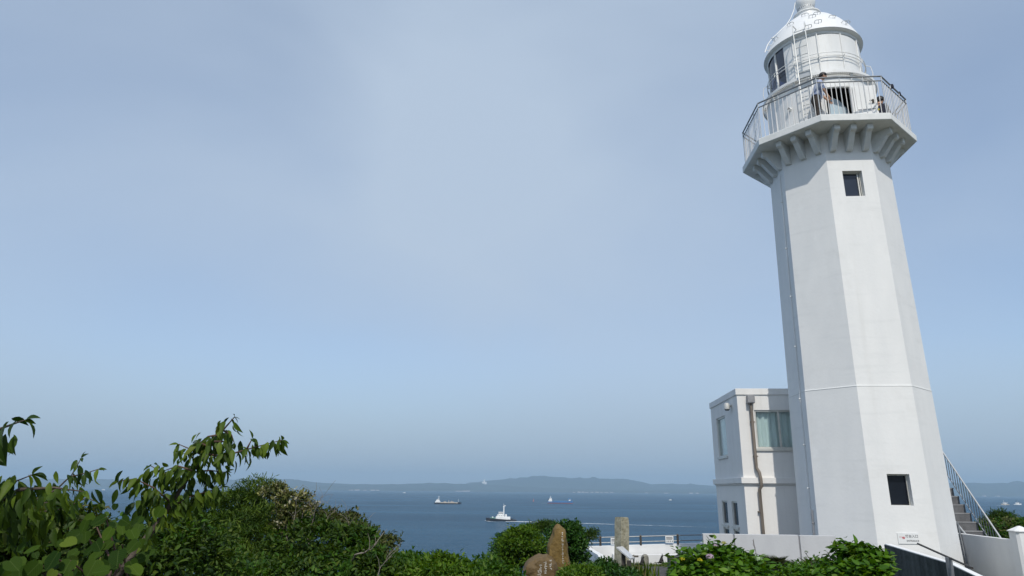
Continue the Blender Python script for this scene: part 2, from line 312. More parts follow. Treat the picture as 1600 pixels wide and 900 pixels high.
def panel(mb, P, ub, vb, holes, depth):
    """wall sheet with rectangular openings and reveals. P(u, v, d) -> point; ub(v) = (u0, u1); holes [(u0, u1, v0, v1)]"""
    vs_ = sorted({vb[0], vb[1], *[h[2] for h in holes], *[h[3] for h in holes]})
    us = sorted({h[0] for h in holes} | {h[1] for h in holes})
    for i in range(len(vs_) - 1):
        a, b = vs_[i], vs_[i + 1]
        la = [ub(a)[0], *us, ub(a)[1]]; lb = [ub(b)[0], *us, ub(b)[1]]
        for j in range(len(la) - 1):
            um, vm = (la[j] + la[j + 1]) / 2, (a + b) / 2
            if any(h[0] < um < h[1] and h[2] < vm < h[3] for h in holes): continue
            mb.quad(P(la[j], a, 0), P(la[j + 1], a, 0), P(lb[j + 1], b, 0), P(lb[j], b, 0))
    for u0, u1, v0, v1 in holes:
        mb.quad(P(u0, v0, 0), P(u0, v1, 0), P(u0, v1, depth), P(u0, v0, depth)); mb.quad(P(u1, v0, 0), P(u1, v0, depth), P(u1, v1, depth), P(u1, v1, 0))
        mb.quad(P(u0, v0, 0), P(u0, v0, depth), P(u1, v0, depth), P(u1, v0, 0)); mb.quad(P(u0, v1, 0), P(u1, v1, 0), P(u1, v1, depth), P(u0, v1, depth))
def frame_bars(mb, P, u0, u1, v0, v1, t, d0, d1):
    for a, b, c, d in ((u0, u0 + t, v0, v1), (u1 - t, u1, v0, v1), (u0 + t, u1 - t, v0, v0 + t), (u0 + t, u1 - t, v1 - t, v1)): barbox(mb, P, a, b, c, d, d0, d1)
def barbox(mb, P, a, b, c, d, d0, d1):
    p = [P(u, v, w) for w in (d0, d1) for u, v in ((a, c), (b, c), (b, d), (a, d))]
    n = len(mb.v); mb.v += [tuple(x) for x in p]
    for q in ((0, 1, 2, 3), (4, 7, 6, 5), (0, 4, 5, 1), (1, 5, 6, 2), (2, 6, 7, 3), (3, 7, 4, 0)): mb.face(tuple(n + i for i in q))

# ================================================================== SETTING
SEA = -26.2
def edge_y(x):
    t = min(1, max(0, (x - .5) / 2.2)); t = t * t * (3 - 2 * t); return 14.5 + t * 13.8
def ground_z(x, y):
    z = .12 * (noise.noise(Vector((x * .25, y * .25, 1))))
    if y > 18: z -= .155 * min(y - 18, 9)
    e = edge_y(x); z = z if x > 1 else z - max(0, 1 - x) * .02 * max(0, y)
    if y > e: z -= (y - e) * 1.15 + .05 * noise.noise(Vector((x * .8, y * .8, 3))) * (y - e)
    return max(z - .12, SEA - 2)
mb = MB(); NX, NY = 110, 110
xs = [-90 + 180 * i / NX for i in range(NX + 1)]; ys = [-60 + 130 * (j / NY) for j in range(NY + 1)]
for y in ys:
    for x in xs: mb.v.append((x, y, ground_z(x, y)))
for j in range(NY):
    for i in range(NX):
        a = j * (NX + 1) + i; mb.face((a, a + 1, a + NX + 2, a + NX + 1))
tag(mb.build('ground', 'soil', smooth=True), kind='structure')

# paved terrace strip by the sea wall, laid just above the ground
mb = MB()
for j in range(8):
    y0, y1 = 11 + j * 1.0, 12 + j * 1.0
    f_ = lambda y: (2.9 + .03 * (y - 11), 7.6 + .05 * (y - 11))
    (a, b), (c, d) = f_(y0), f_(y1)
    z0 = -.155 * max(0, min(y0 - 18, 9)) + .03; z1 = -.155 * max(0, min(y1 - 18, 9)) + .03
    mb.quad((a, y0, z0), (b, y0, z0), (d, y1, z1), (c, y1, z1))
tag(mb.build('path', 'asphalt'), kind='structure')

# sea: one sheet out to the far shore and beyond
m, t, b = new_mat('sea_water'); M['sea'] = m
b.inputs['Roughness'].default_value = .18; b.inputs['Specular IOR Level'].default_value = .09; b.inputs['IOR'].default_value = 1.333
tcn = t.nodes.new('ShaderNodeTexCoord')
def sn(scale, st, det=4, dist=0):
    mpn = t.nodes.new('ShaderNodeMapping'); mpn.inputs['Scale'].default_value = st; t.links.new(tcn.outputs['Object'], mpn.inputs['Vector'])
    n = t.nodes.new('ShaderNodeTexNoise'); n.inputs['Scale'].default_value = scale; n.inputs['Detail'].default_value = det; n.inputs['Distortion'].default_value = dist
    t.links.new(mpn.outputs['Vector'], n.inputs['Vector']); return n.outputs['Fac']
w1 = sn(.06, (.55, 1, 1), 5, .4); w2 = sn(.42, (.6, 1, 1), 6, .3); big = sn(.0075, (.28, 1, 1), 5, .6)
am = t.nodes.new('ShaderNodeMath'); am.operation = 'MULTIPLY_ADD'; am.inputs[1].default_value = 3.2; t.links.new(w1, am.inputs[0])
t.links.new(w2, am.inputs[2])
bn = t.nodes.new('ShaderNodeBump'); bn.inputs['Strength'].default_value = 1.0; bn.inputs['Distance'].default_value = 1.3
t.links.new(am.outputs['Value'], bn.inputs['Height'])
cr = t.nodes.new('ShaderNodeValToRGB'); cr.color_ramp.elements[0].position = .36; cr.color_ramp.elements[1].position = .68
cr.color_ramp.elements[0].color = (.012, .056, .106, 1); cr.color_ramp.elements[1].color = (.026, .090, .156, 1)
t.links.new(big, cr.inputs['Fac'])
# a wind-ruffled sea: light scattered back from the water plus a mirror part that steep wave faces keep low even at grazing view
df = t.nodes.new('ShaderNodeBsdfDiffuse'); gl = t.nodes.new('ShaderNodeBsdfGlossy'); gl.inputs['Roughness'].default_value = .16
fr = t.nodes.new('ShaderNodeFresnel'); fr.inputs['IOR'].default_value = 1.333; frm = t.nodes.new('ShaderNodeMath'); frm.operation = 'MINIMUM'; frm.inputs[1].default_value = .24
t.links.new(fr.outputs['Fac'], frm.inputs[0]); t.links.new(cr.outputs['Color'], df.inputs['Color'])
for n_ in (df, gl, fr): t.links.new(bn.outputs['Normal'], n_.inputs['Normal'])
msx = t.nodes.new('ShaderNodeMixShader'); t.links.new(frm.outputs['Value'], msx.inputs['Fac']); t.links.new(df.outputs['BSDF'], msx.inputs[1]); t.links.new(gl.outputs['BSDF'], msx.inputs[2])
t.links.new(msx.outputs['Shader'], t.nodes['Material Output'].inputs['Surface']); t.nodes.remove(b)
mb = MB(); mb.quad((-15000, -400, SEA), (15000, -400, SEA), (15000, 15500, SEA), (-15000, 15500, SEA))
tag(mb.build('sea', 'sea'), kind='structure')

# far shore: ridges with their own depth; profile given as (photo x, height above the waterline in photo px)
M['forest'] = mat('far_forest', (.018, .034, .034), (.038, .060, .050), rough=.95, scale=.006, detail=8, c3=(.20, .19, .15), s3=.0016, lo3=.66, hi3=.74)
def shore(name, prof, D, depth, seed, amp=.12, n=260):
    mb = MB(); x0, x1 = prof[0][0], prof[-1][0]; K = 14; rows = []
    px_ = [p[0] for p in prof]; ph = [p[1] for p in prof]
    for i in range(n + 1):
        x = x0 + (x1 - x0) * i / n; d = ray(x, 766); d = Vector((d.x, d.y, 0)); d = d / d.y
        hgt = float(np.interp(x, px_, ph)) * D / FPX * 1.02
        hgt *= 1 + amp * (noise.fractal(Vector((x * .05, seed, 0)), 1, 2, 4)); row = []
        for k in range(K + 1):
            tt = k / K; p = d * (D + depth * tt + 70 * noise.noise(Vector((x * .04, k * .3, seed))))
            prof_z = math.sin(min(1, tt / .45) * math.pi / 2) ** .8 if tt < .45 else max(0, 1 - ((tt - .45) / .55) ** 2)
            z = SEA + hgt * prof_z * (1 + .22 * noise.noise(Vector((x * .09, tt * 5, seed + 4))) * (tt < .42)) - (1.5 if k in (0, K) else 0)
            row.append((p.x, p.y, max(z, SEA - 2)))
        rows.append(row)
    for r_ in rows: mb.v += r_
    for i in range(n):
        for k in range(K):
            a = i * (K + 1) + k; mb.face((a, a + K + 1, a + K + 2, a + 1))
    return tag(mb.build(name, 'forest', smooth=True), kind='structure')
shore('hills', [(-260, 11), (0, 12), (120, 12.5), (200, 13), (330, 14), (367, 14.5), (400, 16), (460, 15), (487, 11.5), (550, 9), (600, 9.5), (690, 12), (760, 11), (815, 8), (880, 5.5), (960, 5), (1060, 6.5), (1120, 8), (1300, 12), (1480, 19), (1540, 20), (1575, 20.5), (1600, 23), (1750, 22), (1900, 16)], 9800, 1300, 3.1)
shore('hills', [(690, 0), (735, 13), (770, 16.5), (800, 19), (844, 24), (880, 22), (905, 21), (980, 21), (1000, 17), (1016, 13.5), (1061, 14), (1090, 13), (1120, 11), (1200, 7), (1280, 0)], 11100, 1500, 8.7, .06, 150)
shore('hills', [(-300, 3.5), (100, 4.5), (350, 5.5), (500, 6), (620, 5), (700, 4), (860, 2.5), (1000, 3), (1100, 3.5), (1500, 4.5), (1900, 4)], 9300, 450, 5.2, .5)

# the air over the bay
m = bpy.data.materials.new('haze_air'); m.use_nodes = True; t = m.node_tree; t.nodes.clear()
pv = t.nodes.new('ShaderNodeVolumePrincipled'); pv.inputs['Color'].default_value = (.56, .79, 1.0, 1); pv.inputs['Density'].default_value = 1.1e-4; pv.inputs['Anisotropy'].default_value = 0.02
mo = t.nodes.new('ShaderNodeOutputMaterial'); t.links.new(pv.outputs['Volume'], mo.inputs['Volume'])
M['haze'] = m
mb = MB(); mb.box((-16000, -1000, SEA - 4), (16000, 16500, 330)); tag(mb.build('haze', 'haze'), kind='stuff')

# ================================================================== LIGHTHOUSE
CX, CY, TL = 8.5881, 17.0, -0.0685
LH = empty('lighthouse', (CX, CY, 0), TL)
tag(LH, 'white octagonal lighthouse with railed gallery and domed lantern room', 'lighthouse')
def lw(x, y, z):   # tower frame -> world
    c, s = math.cos(TL), math.sin(TL); return Vector((CX + x * c - y * s, CY + x * s + y * c, z))
def Rz(z): return 1.5858 - .0173 * (z - 4.15) + (.010 if z < 4.15 else 0) + (.012 * max(0, 1.2 - z))
C8 = math.cos(math.pi / 8); T8 = math.tan(math.pi / 8)
def pol(az, r, z): return Vector((r * math.sin(R(az)), -r * math.cos(R(az)), z))   # azimuth 0 = front face, + to the right
def facep(k):      # point mapper of face k (0 = front): u across, v height, d inward
    a = R(45 * k)
    def P(u, v, d, extra=0):
        ap = Rz(v) * C8 - d; x, y = u, -ap
        return Vector((x * math.cos(a) - y * math.sin(a), x * math.sin(a) + y * math.cos(a), v))
    return P
PB, PT = 10.62, 10.81
WINS = [(-.236, .241, 1.53, 2.21), (-.225, .25, 8.85, 9.565)]
mb = MB(); SEAMZ = 4.15
for k in range(8):
    P = facep(k); hs = WINS if k == 0 else []
    ubf = lambda v: (-Rz(v) * C8 * T8, Rz(v) * C8 * T8)
    levels = [-.8, .2, 1.2, SEAMZ - .0001]
    for i in range(len(levels) - 1):
        if k == 0 and i == 2: panel(mb, P, ubf, (1.2, SEAMZ - .0001), [WINS[0]], .17)
        else: panel(mb, P, ubf, (levels[i], levels[i + 1]), [], .1)
    panel(mb, P, ubf, (SEAMZ + .0001, PB + .02), [WINS[1]] if k == 0 else [], .17)
    u0, u1 = ubf(SEAMZ - .0001); w0, w1_ = ubf(SEAMZ + .0001)
    mb.quad(P(u0, SEAMZ - .0001, 0), P(u1, SEAMZ - .0001, 0), P(w1_, SEAMZ + .0001, 0), P(w0, SEAMZ + .0001, 0))
tower = mb.build('tower', 'stucco', LH, bevel=0)
# raised joint line round the shaft
mb = MB()
ring = lambda r_, z: [Vector((r_ * math.sin(R(22.5 + 45 * j)), -r_ * math.cos(R(22.5 + 45 * j)), z)) for j in range(8)]
mb.rings([ring(Rz(4.12) + .001, 4.136), ring(Rz(4.12) + .006, 4.141), ring(Rz(4.12) + .004, 4.156), ring(Rz(4.2) + .001, 4.162)], cap=False)
mb.build('joint_ring', 'platform', LH)
for (u0, u1, v0, v1), dark in zip(WINS, (True, False)):
    P = facep(0); mb = MB(); frame_bars(mb, P, u0, u1, v0, v1, .030, .12, .168)
    if not dark: barbox(mb, P, u1 - .085, u1 - .055, v0 + .035, v1 - .035, .11, .15)
    w = mb.build('window', 'alu', LH)
    mb = MB(); barbox(mb, P, u0 + .025, u1 - .025, v0 + .025, v1 - .025, .145, .152); mb.build('pane', 'paneblack' if dark else 'panesky', w)
    mb = MB(); barbox(mb, P, u0 + .002, u1 - .002, v0 + .001, v0 + .022, .004, .118); mb.build('sill', 'stucco', w)

# gallery platform
mb = MB(); RP = 2.1867
mb.rings([ring(1.30, PB - .0), ring(RP - .05, PB), ring(RP - .02, PB + .0), ring(RP, PB + .015), ring(RP, PT - .012), ring(RP - .012, PT), ring(.9, PT + .004)], cap=True)
mb.build('gallery_platform', 'platform', LH)
# corbels: three under every side
mb = MB(); prof = [(-.06, PB + .001), (.485, PB + .001), (.485, PB - .125), (.455, PB - .150), (.385, PB - .165), (.355, PB - .20), (.12, PB - .50), (.09, PB - .525), (-.06, PB - .53)]
hw = .072
mb.rings([[Vector((-hw, -y, z)) for y, z in prof], [Vector((hw, -y, z)) for y, z in prof]])
c0 = mb.build('corbel', 'corbel', LH, bevel=.012)
for k in range(8):
    for j in (-1, 0, 1):
        a = R(45 * k); ap = Rz(PB - .2) * C8; x, y = .40 * j, -ap
        o = c0 if (k == 0 and j == -1) else part('corbel', c0.data, LH)
        o.location = (x * math.cos(a) - y * math.sin(a), x * math.sin(a) + y * math.cos(a), 0); o.rotation_euler = (0, 0, a)

# gallery railing: top rail, second rail, posts and balusters
RR = 2.0877; RZ1, RZ2 = 11.895, 11.765
RAIL = MB()
for zz, rr in ((RZ1, .021), (RZ2, .016)):
    rr_ = ring(RR, zz)
    for j in range(8): RAIL.tube([rr_[j], rr_[(j + 1) % 8]], rr, 8)
railing = RAIL.build('railing', 'raildark', LH, smooth=True, angle=50)
mb = MB(); mb.tube([(0, 0, PT), (0, 0, RZ2)], .0095, 6); bal = mb.build('baluster', 'baluster', railing); bfirst = True
mb = MB(); mb.tube([(0, 0, PT), (0, 0, RZ1)], .014, 8); mb.tube([(0, 0, PT), (0, 0, PT + .012)], .035, 8); post = mb.build('post', 'rail', railing); pfirst = True
rr_ = ring(RR, 0)
for j in range(8):
    A, B = rr_[j], rr_[(j + 1) % 8]
    for i in range(14):
        p = A.lerp(B, i / 14)
        if i % 5 == 0 and i < 14:
            o = post if pfirst else part('post', post.data, railing); pfirst = False
        else:
            o = bal if bfirst else part('baluster', bal.data, railing); bfirst = False
        o.location = (p.x, p.y, 0)
for az, dz, sc_ in ((41, 0, .85), (56, .0, .62)):      # dark clamps fixed to the right-hand rail
    p = pol(az, RR * C8 / math.cos(R(az - 45)), RZ1)
    mb = MB(); mb.rings([[Vector((x * sc_, y * sc_, z)) for x, y in ((-.05, -.04), (.05, -.05), (.07, .03), (-.03, .05))] for z in (-.06, .0)] + [[Vector((x * sc_ * .8, y * sc_ * .8, .05)) for x, y in ((-.05, -.04), (.05, -.05), (.07, .03), (-.03, .05))]])
    o = mb.build('clamp', 'navy', railing, bevel=.01); o.location = p

# watch room drum with doorway
RD = 1.36; ZD = 12.40
DA0, DA1 = R(-15), R(12); DTOP = 11.98
mb = MB()
mb.lathe([(RD, PT - .01), (RD, DTOP)], 60, DA1, DA0 + 2 * math.pi)
mb.lathe([(RD, DTOP), (RD, ZD)], 64)
for a in (DA0, DA1):
    p, q = Vector((math.sin(a), -math.cos(a), 0)) * RD, Vector((math.sin(a), -math.cos(a), 0)) * (RD - .05)
    mb.quad(p + Vector((0, 0, PT)), p + Vector((0, 0, DTOP)), q + Vector((0, 0, DTOP)), q + Vector((0, 0, PT)))
mb.lathe([(RD, DTOP), (RD - .05, DTOP)], 8, DA0, DA1)
mb.build('watch_room_wall', 'metalwhite', LH, smooth=True, angle=40)
mb = MB(); mb.lathe([(RD - .06, PT + .006), (RD - .06, ZD)], 48, DA1, DA0 + 2 * math.pi); mb.lathe([(RD - .06, ZD - .01), (.01, ZD - .01)], 48)
mb.build('watch_room_lining', 'dark_in', LH, smooth=True, angle=40)
mb = MB()
for a0, a1, z0, z1 in ((-16.5, -15, PT, DTOP + .06), (12, 13.5, PT, DTOP + .06), (-15, 12, DTOP, DTOP + .06)):
    n = 8 if a1 - a0 > 5 else 1
    mb.lathe([(RD + .003, z0), (RD + .025, z0), (RD + .025, z1), (RD + .003, z1)], n, R(a0), R(a1))
mb.build('door_frame', 'metalwhite', LH)
mb = MB(); mtx = Matrix.Translation((.10, -1.0, 0)) @ Matrix.Rotation(R(14), 4, 'Z')
mb.rings([[mtx @ Vector((x, y, z)) for x, z in ((-.32, 11.2), (.30, 11.12), (.24, 11.5), (-.02, 11.78), (-.30, 11.86))] for y in (-.05, .05)])
mb.build('equipment_cover', 'bluecover', LH, bevel=.02)
# the open door, swung out flat to the right
door = MB(); DL = .55; door.box((0, -.022, PT + .02), (DL, .022, DTOP - .01)); door = door.build('door', 'metalwhite', LH, bevel=.006)
hp = pol(14, RD + .02, 0); door.location = hp; door.rotation_euler = (0, 0, R(-6))
mb = MB()
for z in (PT + .30, PT + .46): mb.box((.05, -.027, z), (DL - .05, -.0225, z + .03))
mb.build('vent_slot', 'raildark', door)
mb = MB(); mb.tube([(DL - .10, -.02, 11.50), (DL - .10, -.075, 11.50), (DL - .20, -.075, 11.50)], .012, 8); mb.box((DL - .125, -.035, 11.44), (DL - .075, -.022, 11.56)); mb.build('handle', 'darkmetal', door)
mb = MB(); mb.lathe([(.0, PT + .40), (.03, PT + .42), (.035, PT + .46), (.0, PT + .50)], 10); o = mb.build('padlock', 'yellow', door); o.location = (DL + .0, -.03, (PT + .43) * .4); o.scale = (.6, .6, .6)
mb = MB(); p = pol(-54, RD, 11.68); d = pol(-54, 1, 0); mb.tube([p - d * .02, p + d * .07], .05, 12); vent = mb.build('vent_pipe', 'metalwhite', LH, smooth=True, angle=40)
mb = MB(); mb.tube([p + d * .0705, p + d * .073], .036, 12); mb.build('vent_hole', 'black', vent)
# wall seams and stains of the drum
for az in (-75, -30, 40, 90):
    mb = MB(); p = pol(az, RD + .004, 0); mb.tube([p + Vector((0, 0, PT)), p + Vector((0, 0, ZD))], .008, 5); mb.build('seam_strip', 'metalwhite', LH)

# lantern service ring: rim, grating bars, brackets
RG0, RG1, ZG = 1.20, 1.48, 12.40
mb = MB(); mb.lathe([(RG1 - .02, ZG - .045), (RG1, ZG - .045), (RG1, ZG + .03), (RG1 - .02, ZG + .03), (RG1 - .02, ZG - .045)], 72)
mb.lathe([(RG0, ZG - .005), (RG0 + .05, ZG - .005), (RG0 + .05, ZG + .02), (RG0, ZG + .02)], 60)
sring = mb.build('service_ring', 'metalwhite', LH, smooth=True, angle=40)
mb = MB()
for j in range(180):
    a = 2 * math.pi * j / 180; d = Vector((math.sin(a), -math.cos(a), 0)); w = Vector((math.cos(a), math.sin(a), 0)) * .009
    mb.rings([[d * (RG0 + .04) + w * sx + Vector((0, 0, ZG + z)) for sx, z in ((-1, 0), (1, 0), (1, .014), (-1, .014))], [d * (RG1 - .015) + w * sx + Vector((0, 0, ZG + z)) for sx, z in ((-1, 0), (1, 0), (1, .014), (-1, .014))]])
for r_ in (1.29, 1.38): mb.lathe([(r_, ZG - .004), (r_ + .012, ZG - .004), (r_ + .012, ZG + .012), (r_, ZG + .012)], 60)
tag(mb.build('grating', 'metalwhite', sring), kind='stuff')
mb = MB(); mb.rings([[Vector((-.02, -y, z)) for y, z in ((RG0 + .1, ZG - .006), (RG1 - .03, ZG - .006), (RG1 - .03, ZG - .04), (RD, ZG - .26), (RD - .02, ZG - .26))], [Vector((.02, -y, z)) for y, z in ((RG0 + .1, ZG - .006), (RG1 - .03, ZG - .006), (RG1 - .03, ZG - .04), (RD, ZG - .26), (RD - .02, ZG - .26))]])
b0 = mb.build('bracket', 'metalwhite', sring)
for j in range(12):
    o = b0 if j == 0 else part('bracket', b0.data, sring); o.rotation_euler = (0, 0, R(-15 + 30 * j))

# lantern room
RL, ZL0, ZL1 = 1.20, 12.42, 13.84
GA0, GA1 = R(-200), R(-59)                        # glazed sector facing the sea; the rest is plated
mb = MB(); mb.lathe([(RL, ZL0), (RL, ZL1)], 56, GA1, GA0 + 2 * math.pi); mb.lathe([(RL - .02, ZL0), (RL - .02, ZL1)], 56, GA1, GA0 + 2 * math.pi)
for a in (GA0, GA1):
    d = Vector((math.sin(a), -math.cos(a), 0)); mb.quad(d * RL + Vector((0, 0, ZL0)), d * RL + Vector((0, 0, ZL1)), d * (RL - .02) + Vector((0, 0, ZL1)), d * (RL - .02) + Vector((0, 0, ZL0)))
mb.lathe([(RL + .012, ZL1 - .10), (RL + .02, ZL1 - .09), (RL + .02, ZL1)], 72)
lant = mb.build('lantern_wall', 'metalwhite', LH, smooth=True, angle=40)
for k in range(4):
    a0 = GA0 + (GA1 - GA0) * k / 4; a1 = GA0 + (GA1 - GA0) * (k + 1) / 4
    mb = MB(); mb.lathe([(RL - .012, ZL0), (RL - .012, ZL1)], 8, a0, a1); mb.build('pane', 'lglass', lant, smooth=True)
for j in range(12):
    az = -15 + 30 * j; p = pol(az, RL + .012, 0)
    mb = MB(); mb.tube([p + Vector((0, 0, ZL0)), p + Vector((0, 0, ZL1 - .02))], .017 if j % 2 else .02, 6)
    if -140 < ((az + 180) % 360) - 180 < -60: mb.tube([p * .97 + Vector((0, 0, ZL0)), p * .97 + Vector((0, 0, ZL1 - .02))], .03, 6)
    mb.build('mullion', 'metalwhite', lant)
mb = MB(); mb.lathe([(.02, ZL0 + .01), (RL - .03, ZL0 + .01)], 40); mb.build('lantern_floor', 'raildark', lant)
mb = MB(); mb.lathe([(.0, 12.5), (.34, 12.5), (.34, 12.8), (.42, 12.9), (.46, 13.2), (.42, 13.5), (.30, 13.7), (0, 13.72)], 24); mb.build('lens', 'paneblack', lant, smooth=True, angle=40)
mb = MB()
for z in (13.00, 13.10): mb.tube([pol(a, RL + .085, z) for a in range(0, 361, 6)], .0105, 6, cap=False)
grab = mb.build('grab_rail', 'metalwhite', LH, smooth=True, angle=60)
for j in range(12):
    az = -15 + 30 * j
    mb = MB(); mb.tube([pol(az, RL, 13.05), pol(az, RL + .09, 13.05)], .012, 6); mb.tube([pol(az, RL + .085, 12.985), pol(az, RL + .085, 13.115)], .012, 6); mb.build('standoff', 'ladder', grab)
for az in (-100, 60):
    mb = MB(); mb.tube([pol(az, RL + .06, 12.44 + .0), pol(az, RL + .20, 12.55), pol(az, RL + .235, 12.78), pol(az, RL + .20, 13.0), pol(az, RL + .085, 13.07)], .010, 6); mb.build('guard_hoop', 'metalwhite', grab)

# dome, vent ball, handholds, conductor
DP = [(1.195, 13.80), (1.23, 13.82), (1.30, 13.845), (1.318, 13.865), (1.31, 13.885), (1.25, 14.02), (1.13, 14.27), (.95, 14.55), (.74, 14.79), (.55, 14.95), (.42, 15.04)]
mb = MB(); mb.lathe(DP, 72)
dome = mb.build('dome', 'dome', LH, smooth=True, angle=35)
mb = MB(); mb.lathe([(.42, 15.03), (.36, 15.05), (.345, 15.17), (.36, 15.185), (.375, 15.20), (.375, 15.235), (.33, 15.25), (.24, 15.26), (.205, 15.29), (.205, 15.37), (.225, 15.38), (.235, 15.40), (.235, 15.47), (.225, 15.48)], 40)
mb.lathe([(.225, 15.48), (.262, 15.56), (.275, 15.68), (.25, 15.80), (.19, 15.90), (.10, 15.96), (.05, 16.0), (.03, 16.1), (.012, 16.5), (0, 16.55)], 36)
ventb = mb.build('roof_vent', 'dome', dome, smooth=True, angle=35)
mb = MB()
for j in range(28):
    a = 360 * j / 28; m_ = Matrix.Rotation(R(a), 4, 'Z'); mb.box((-.011, -.2385, 15.405), (.011, -.23, 15.465), m_)
tag(mb.build('vent_slot', 'raildark', dome), kind='stuff')
def Rd(z): return float(np.interp(z, [p[1] for p in DP[4:]], [p[0] for p in DP[4:]]))
mb = MB(); mb.tube([(-.085, 0, -.02), (-.085, -.07, 0), (-.05, -.09, 0), (.05, -.09, 0), (.085, -.07, 0), (.085, 0, -.02)], .009, 6); mb.tube([(0, -.09, .0), (0, -.06, -.1), (0, 0, -.13)], .006, 5)
h0 = mb.build('handhold', 'rail', dome)
first = True
for az, z in ((-15.4, 14.47), (-10.7, 14.142), (-22.9, 13.997), (-47.9, 14.46), (11.2, 14.363), (24, 14.13), (-25.7, 14.686), (-6.9, 14.60), (-70, 14.2), (44, 14.40)):
    o = h0 if first else part('handhold', h0.data, dome); first = False
    o.location = pol(az, Rd(z) - .005, z); o.rotation_euler = (0, 0, R(az))
mb = MB(); path = [pol(-100, .27, 15.75), pol(-98, .33, 15.5), pol(-95, .46, 15.2), pol(-92, .60, 14.98), pol(-90, Rd(14.8) + .03, 14.82), pol(-88, Rd(14.62) + .05, 14.62), pol(-86, Rd(14.45) + .09, 14.45), pol(-84, Rd(14.2) + .11, 14.2), pol(-83, Rd(14.02) + .10, 14.02), pol(-82, 1.40, 13.9)]
mb.tube(path, .012, 6); cond = mb.build('conductor', 'dome', dome)
for z in (14.45, 14.2, 14.02):
    mb = MB(); mb.tube([pol(-84.5, Rd(z) - .01, z), pol(-84.5, Rd(z) + .12, z)], .012, 6); mb.build('standoff', 'dome', dome)

# ladder from gallery floor to the eave
mb = MB(); RLA = 1.53; a0, a1 = -37.5, -26
for a in (a0, a1): mb.tube([pol(a, RLA, PT), pol(a, RLA, 13.98), pol(a, RLA - .03, 14.02), pol(a, Rd(14.1), 14.06)], .014, 6)
lad = mb.build('ladder', 'ladder', LH, smooth=True, angle=50)
zz = PT + .22; first = True
mb = MB(); mb.tube([pol(a0, RLA, 0), pol(a1, RLA, 0)], .012, 6); rg = mb.build('rung', 'ladder', lad)
while zz < 14.0:
    o = rg if first else part('rung', rg.data, lad); first = False; o.location = (0, 0, zz); zz += .25
mb = MB(); mb.quad(pol(a0, RLA - .02, 12.36), pol(a1, RLA - .02, 12.36), pol(a1, RLA - .02, 12.52), pol(a0, RLA - .02, 12.52)); mb.quad(pol(a0, RLA - .03, 12.36), pol(a1, RLA - .03, 12.36), pol(a1, RLA - .03, 12.52), pol(a0, RLA - .03, 12.52)); mb.build('toe_plate', 'rail', lad)

# lightning cable with clips down the shaded left side, and a short pipe at its foot
mb = MB(); P = facep(-2); mb.tube([P(.30, v, -.02) for v in (10.0, 8, 6, 4.3, 4.0, 2, 1.2, 1.0, -.3)], .011, 6); cab = mb.build('conductor', 'stucco', LH)
for v in (9.2, 7.9, 6.6, 5.3, 4.0, 2.9, 1.9):
    mb = MB(); p = P(.30, v, 0); q = P(.30, v, -.05); mb.tube([p, q], .018, 6); mb.build('clip', 'platform', cab)
mb = MB(); mb.tube([P(.42, .3, -.03), P(.42, 1.42, -.03)], .017, 8); mb.tube([P(.42, 1.12, 0), P(.42, 1.12, -.05)], .025, 6); mb.build('pipe', 'hopper', LH)
mb = MB(); mb.tube([facep(2)(-.44, v, -.018) for v in (10.0, 6, 3, .5, -.3)], .010, 6); mb.build('cable', 'stucco', LH)

# entrance sign on the front face
sg = empty('sign', lw(0, 0, 0), TL); tag(sg, 'small white entrance sign with red pointing hand near the tower foot', 'sign')
P = facep(0); mb = MB(); barbox(mb, P, -.205, .228, .775, .99, -.004, -.016); mb.build('plate', 'signwhite', sg)
def on_face(u, v, off):
    p0 = P(u, v, -off); nx = Vector((0, -1, 0)); return Matrix.Translation(p0) @ Matrix.Rotation(R(90), 4, 'X')
text_part('lettering', '灯台入口', .066, on_face(.085, .925, .018), 'ink', sg)
text_part('lettering', 'ENTRANCE', .050, on_face(.095, .835, .018), 'ink', sg)
mb = MB()
for x0, x1, y0, y1 in ((-.175, -.105, .908, .916), (-.105, -.062, .874, .918), (-.118, -.105, .884, .904)): barbox(mb, P, x0, x1, y0, y1, -.0165, -.018)
mb.build('hand_symbol', 'inkred', sg)

# ================================================================== ANNEX (frame of the tower)
AX0, AX1, AY0, AY1, AZ = -2.53, 1.2, 1.6, 4.95, 4.52
AN = empty('annex', (CX, CY, 0), TL); tag(AN, 'two storey white flat roofed annex behind the lighthouse, with curtained window', 'building')
FP = lambda u, v, d: Vector((u, AY0 + d, v))
LP = lambda u, v, d: Vector((AX0 + d, u, v))
fw_ = (-2.10, -.80, 2.92, 3.94); lw1 = (3.13, 4.27, 2.80, 3.96); lo1 = (3.66, 4.36, .88, 1.55); lo2 = (2.48, 3.13, .88, 1.55); lo3 = (3.66, 4.36, .25, .80); lo4 = (2.48, 3.13, .25, .80)
mb = MB()
panel(mb, FP, lambda v: (AX0, AX1), (-.4, AZ - .17), [fw_], .10)
panel(mb, LP, lambda v: (AY0, AY1), (-.4, AZ - .17), [lw1, lo1, lo2, lo3, lo4], .12)
mb.quad((AX0, AY1, -.4), (AX1, AY1, -.4), (AX1, AY1, AZ - .17), (AX0, AY1, AZ - .17)); mb.quad((AX1, AY0, -.4), (AX1, AY1, -.4), (AX1, AY1, AZ - .17), (AX1, AY0, AZ - .17))
mb.build('wall', 'stucco2', AN)
mb = MB(); mb.prism([(AX0 - .03, AY0 - .03), (AX1 + .03, AY0 - .03), (AX1 + .03, AY1 + .03), (AX0 - .03, AY1 + .03)], AZ - .17, AZ); mb.build('roof', 'stucco2', AN, bevel=.008)
mb = MB()
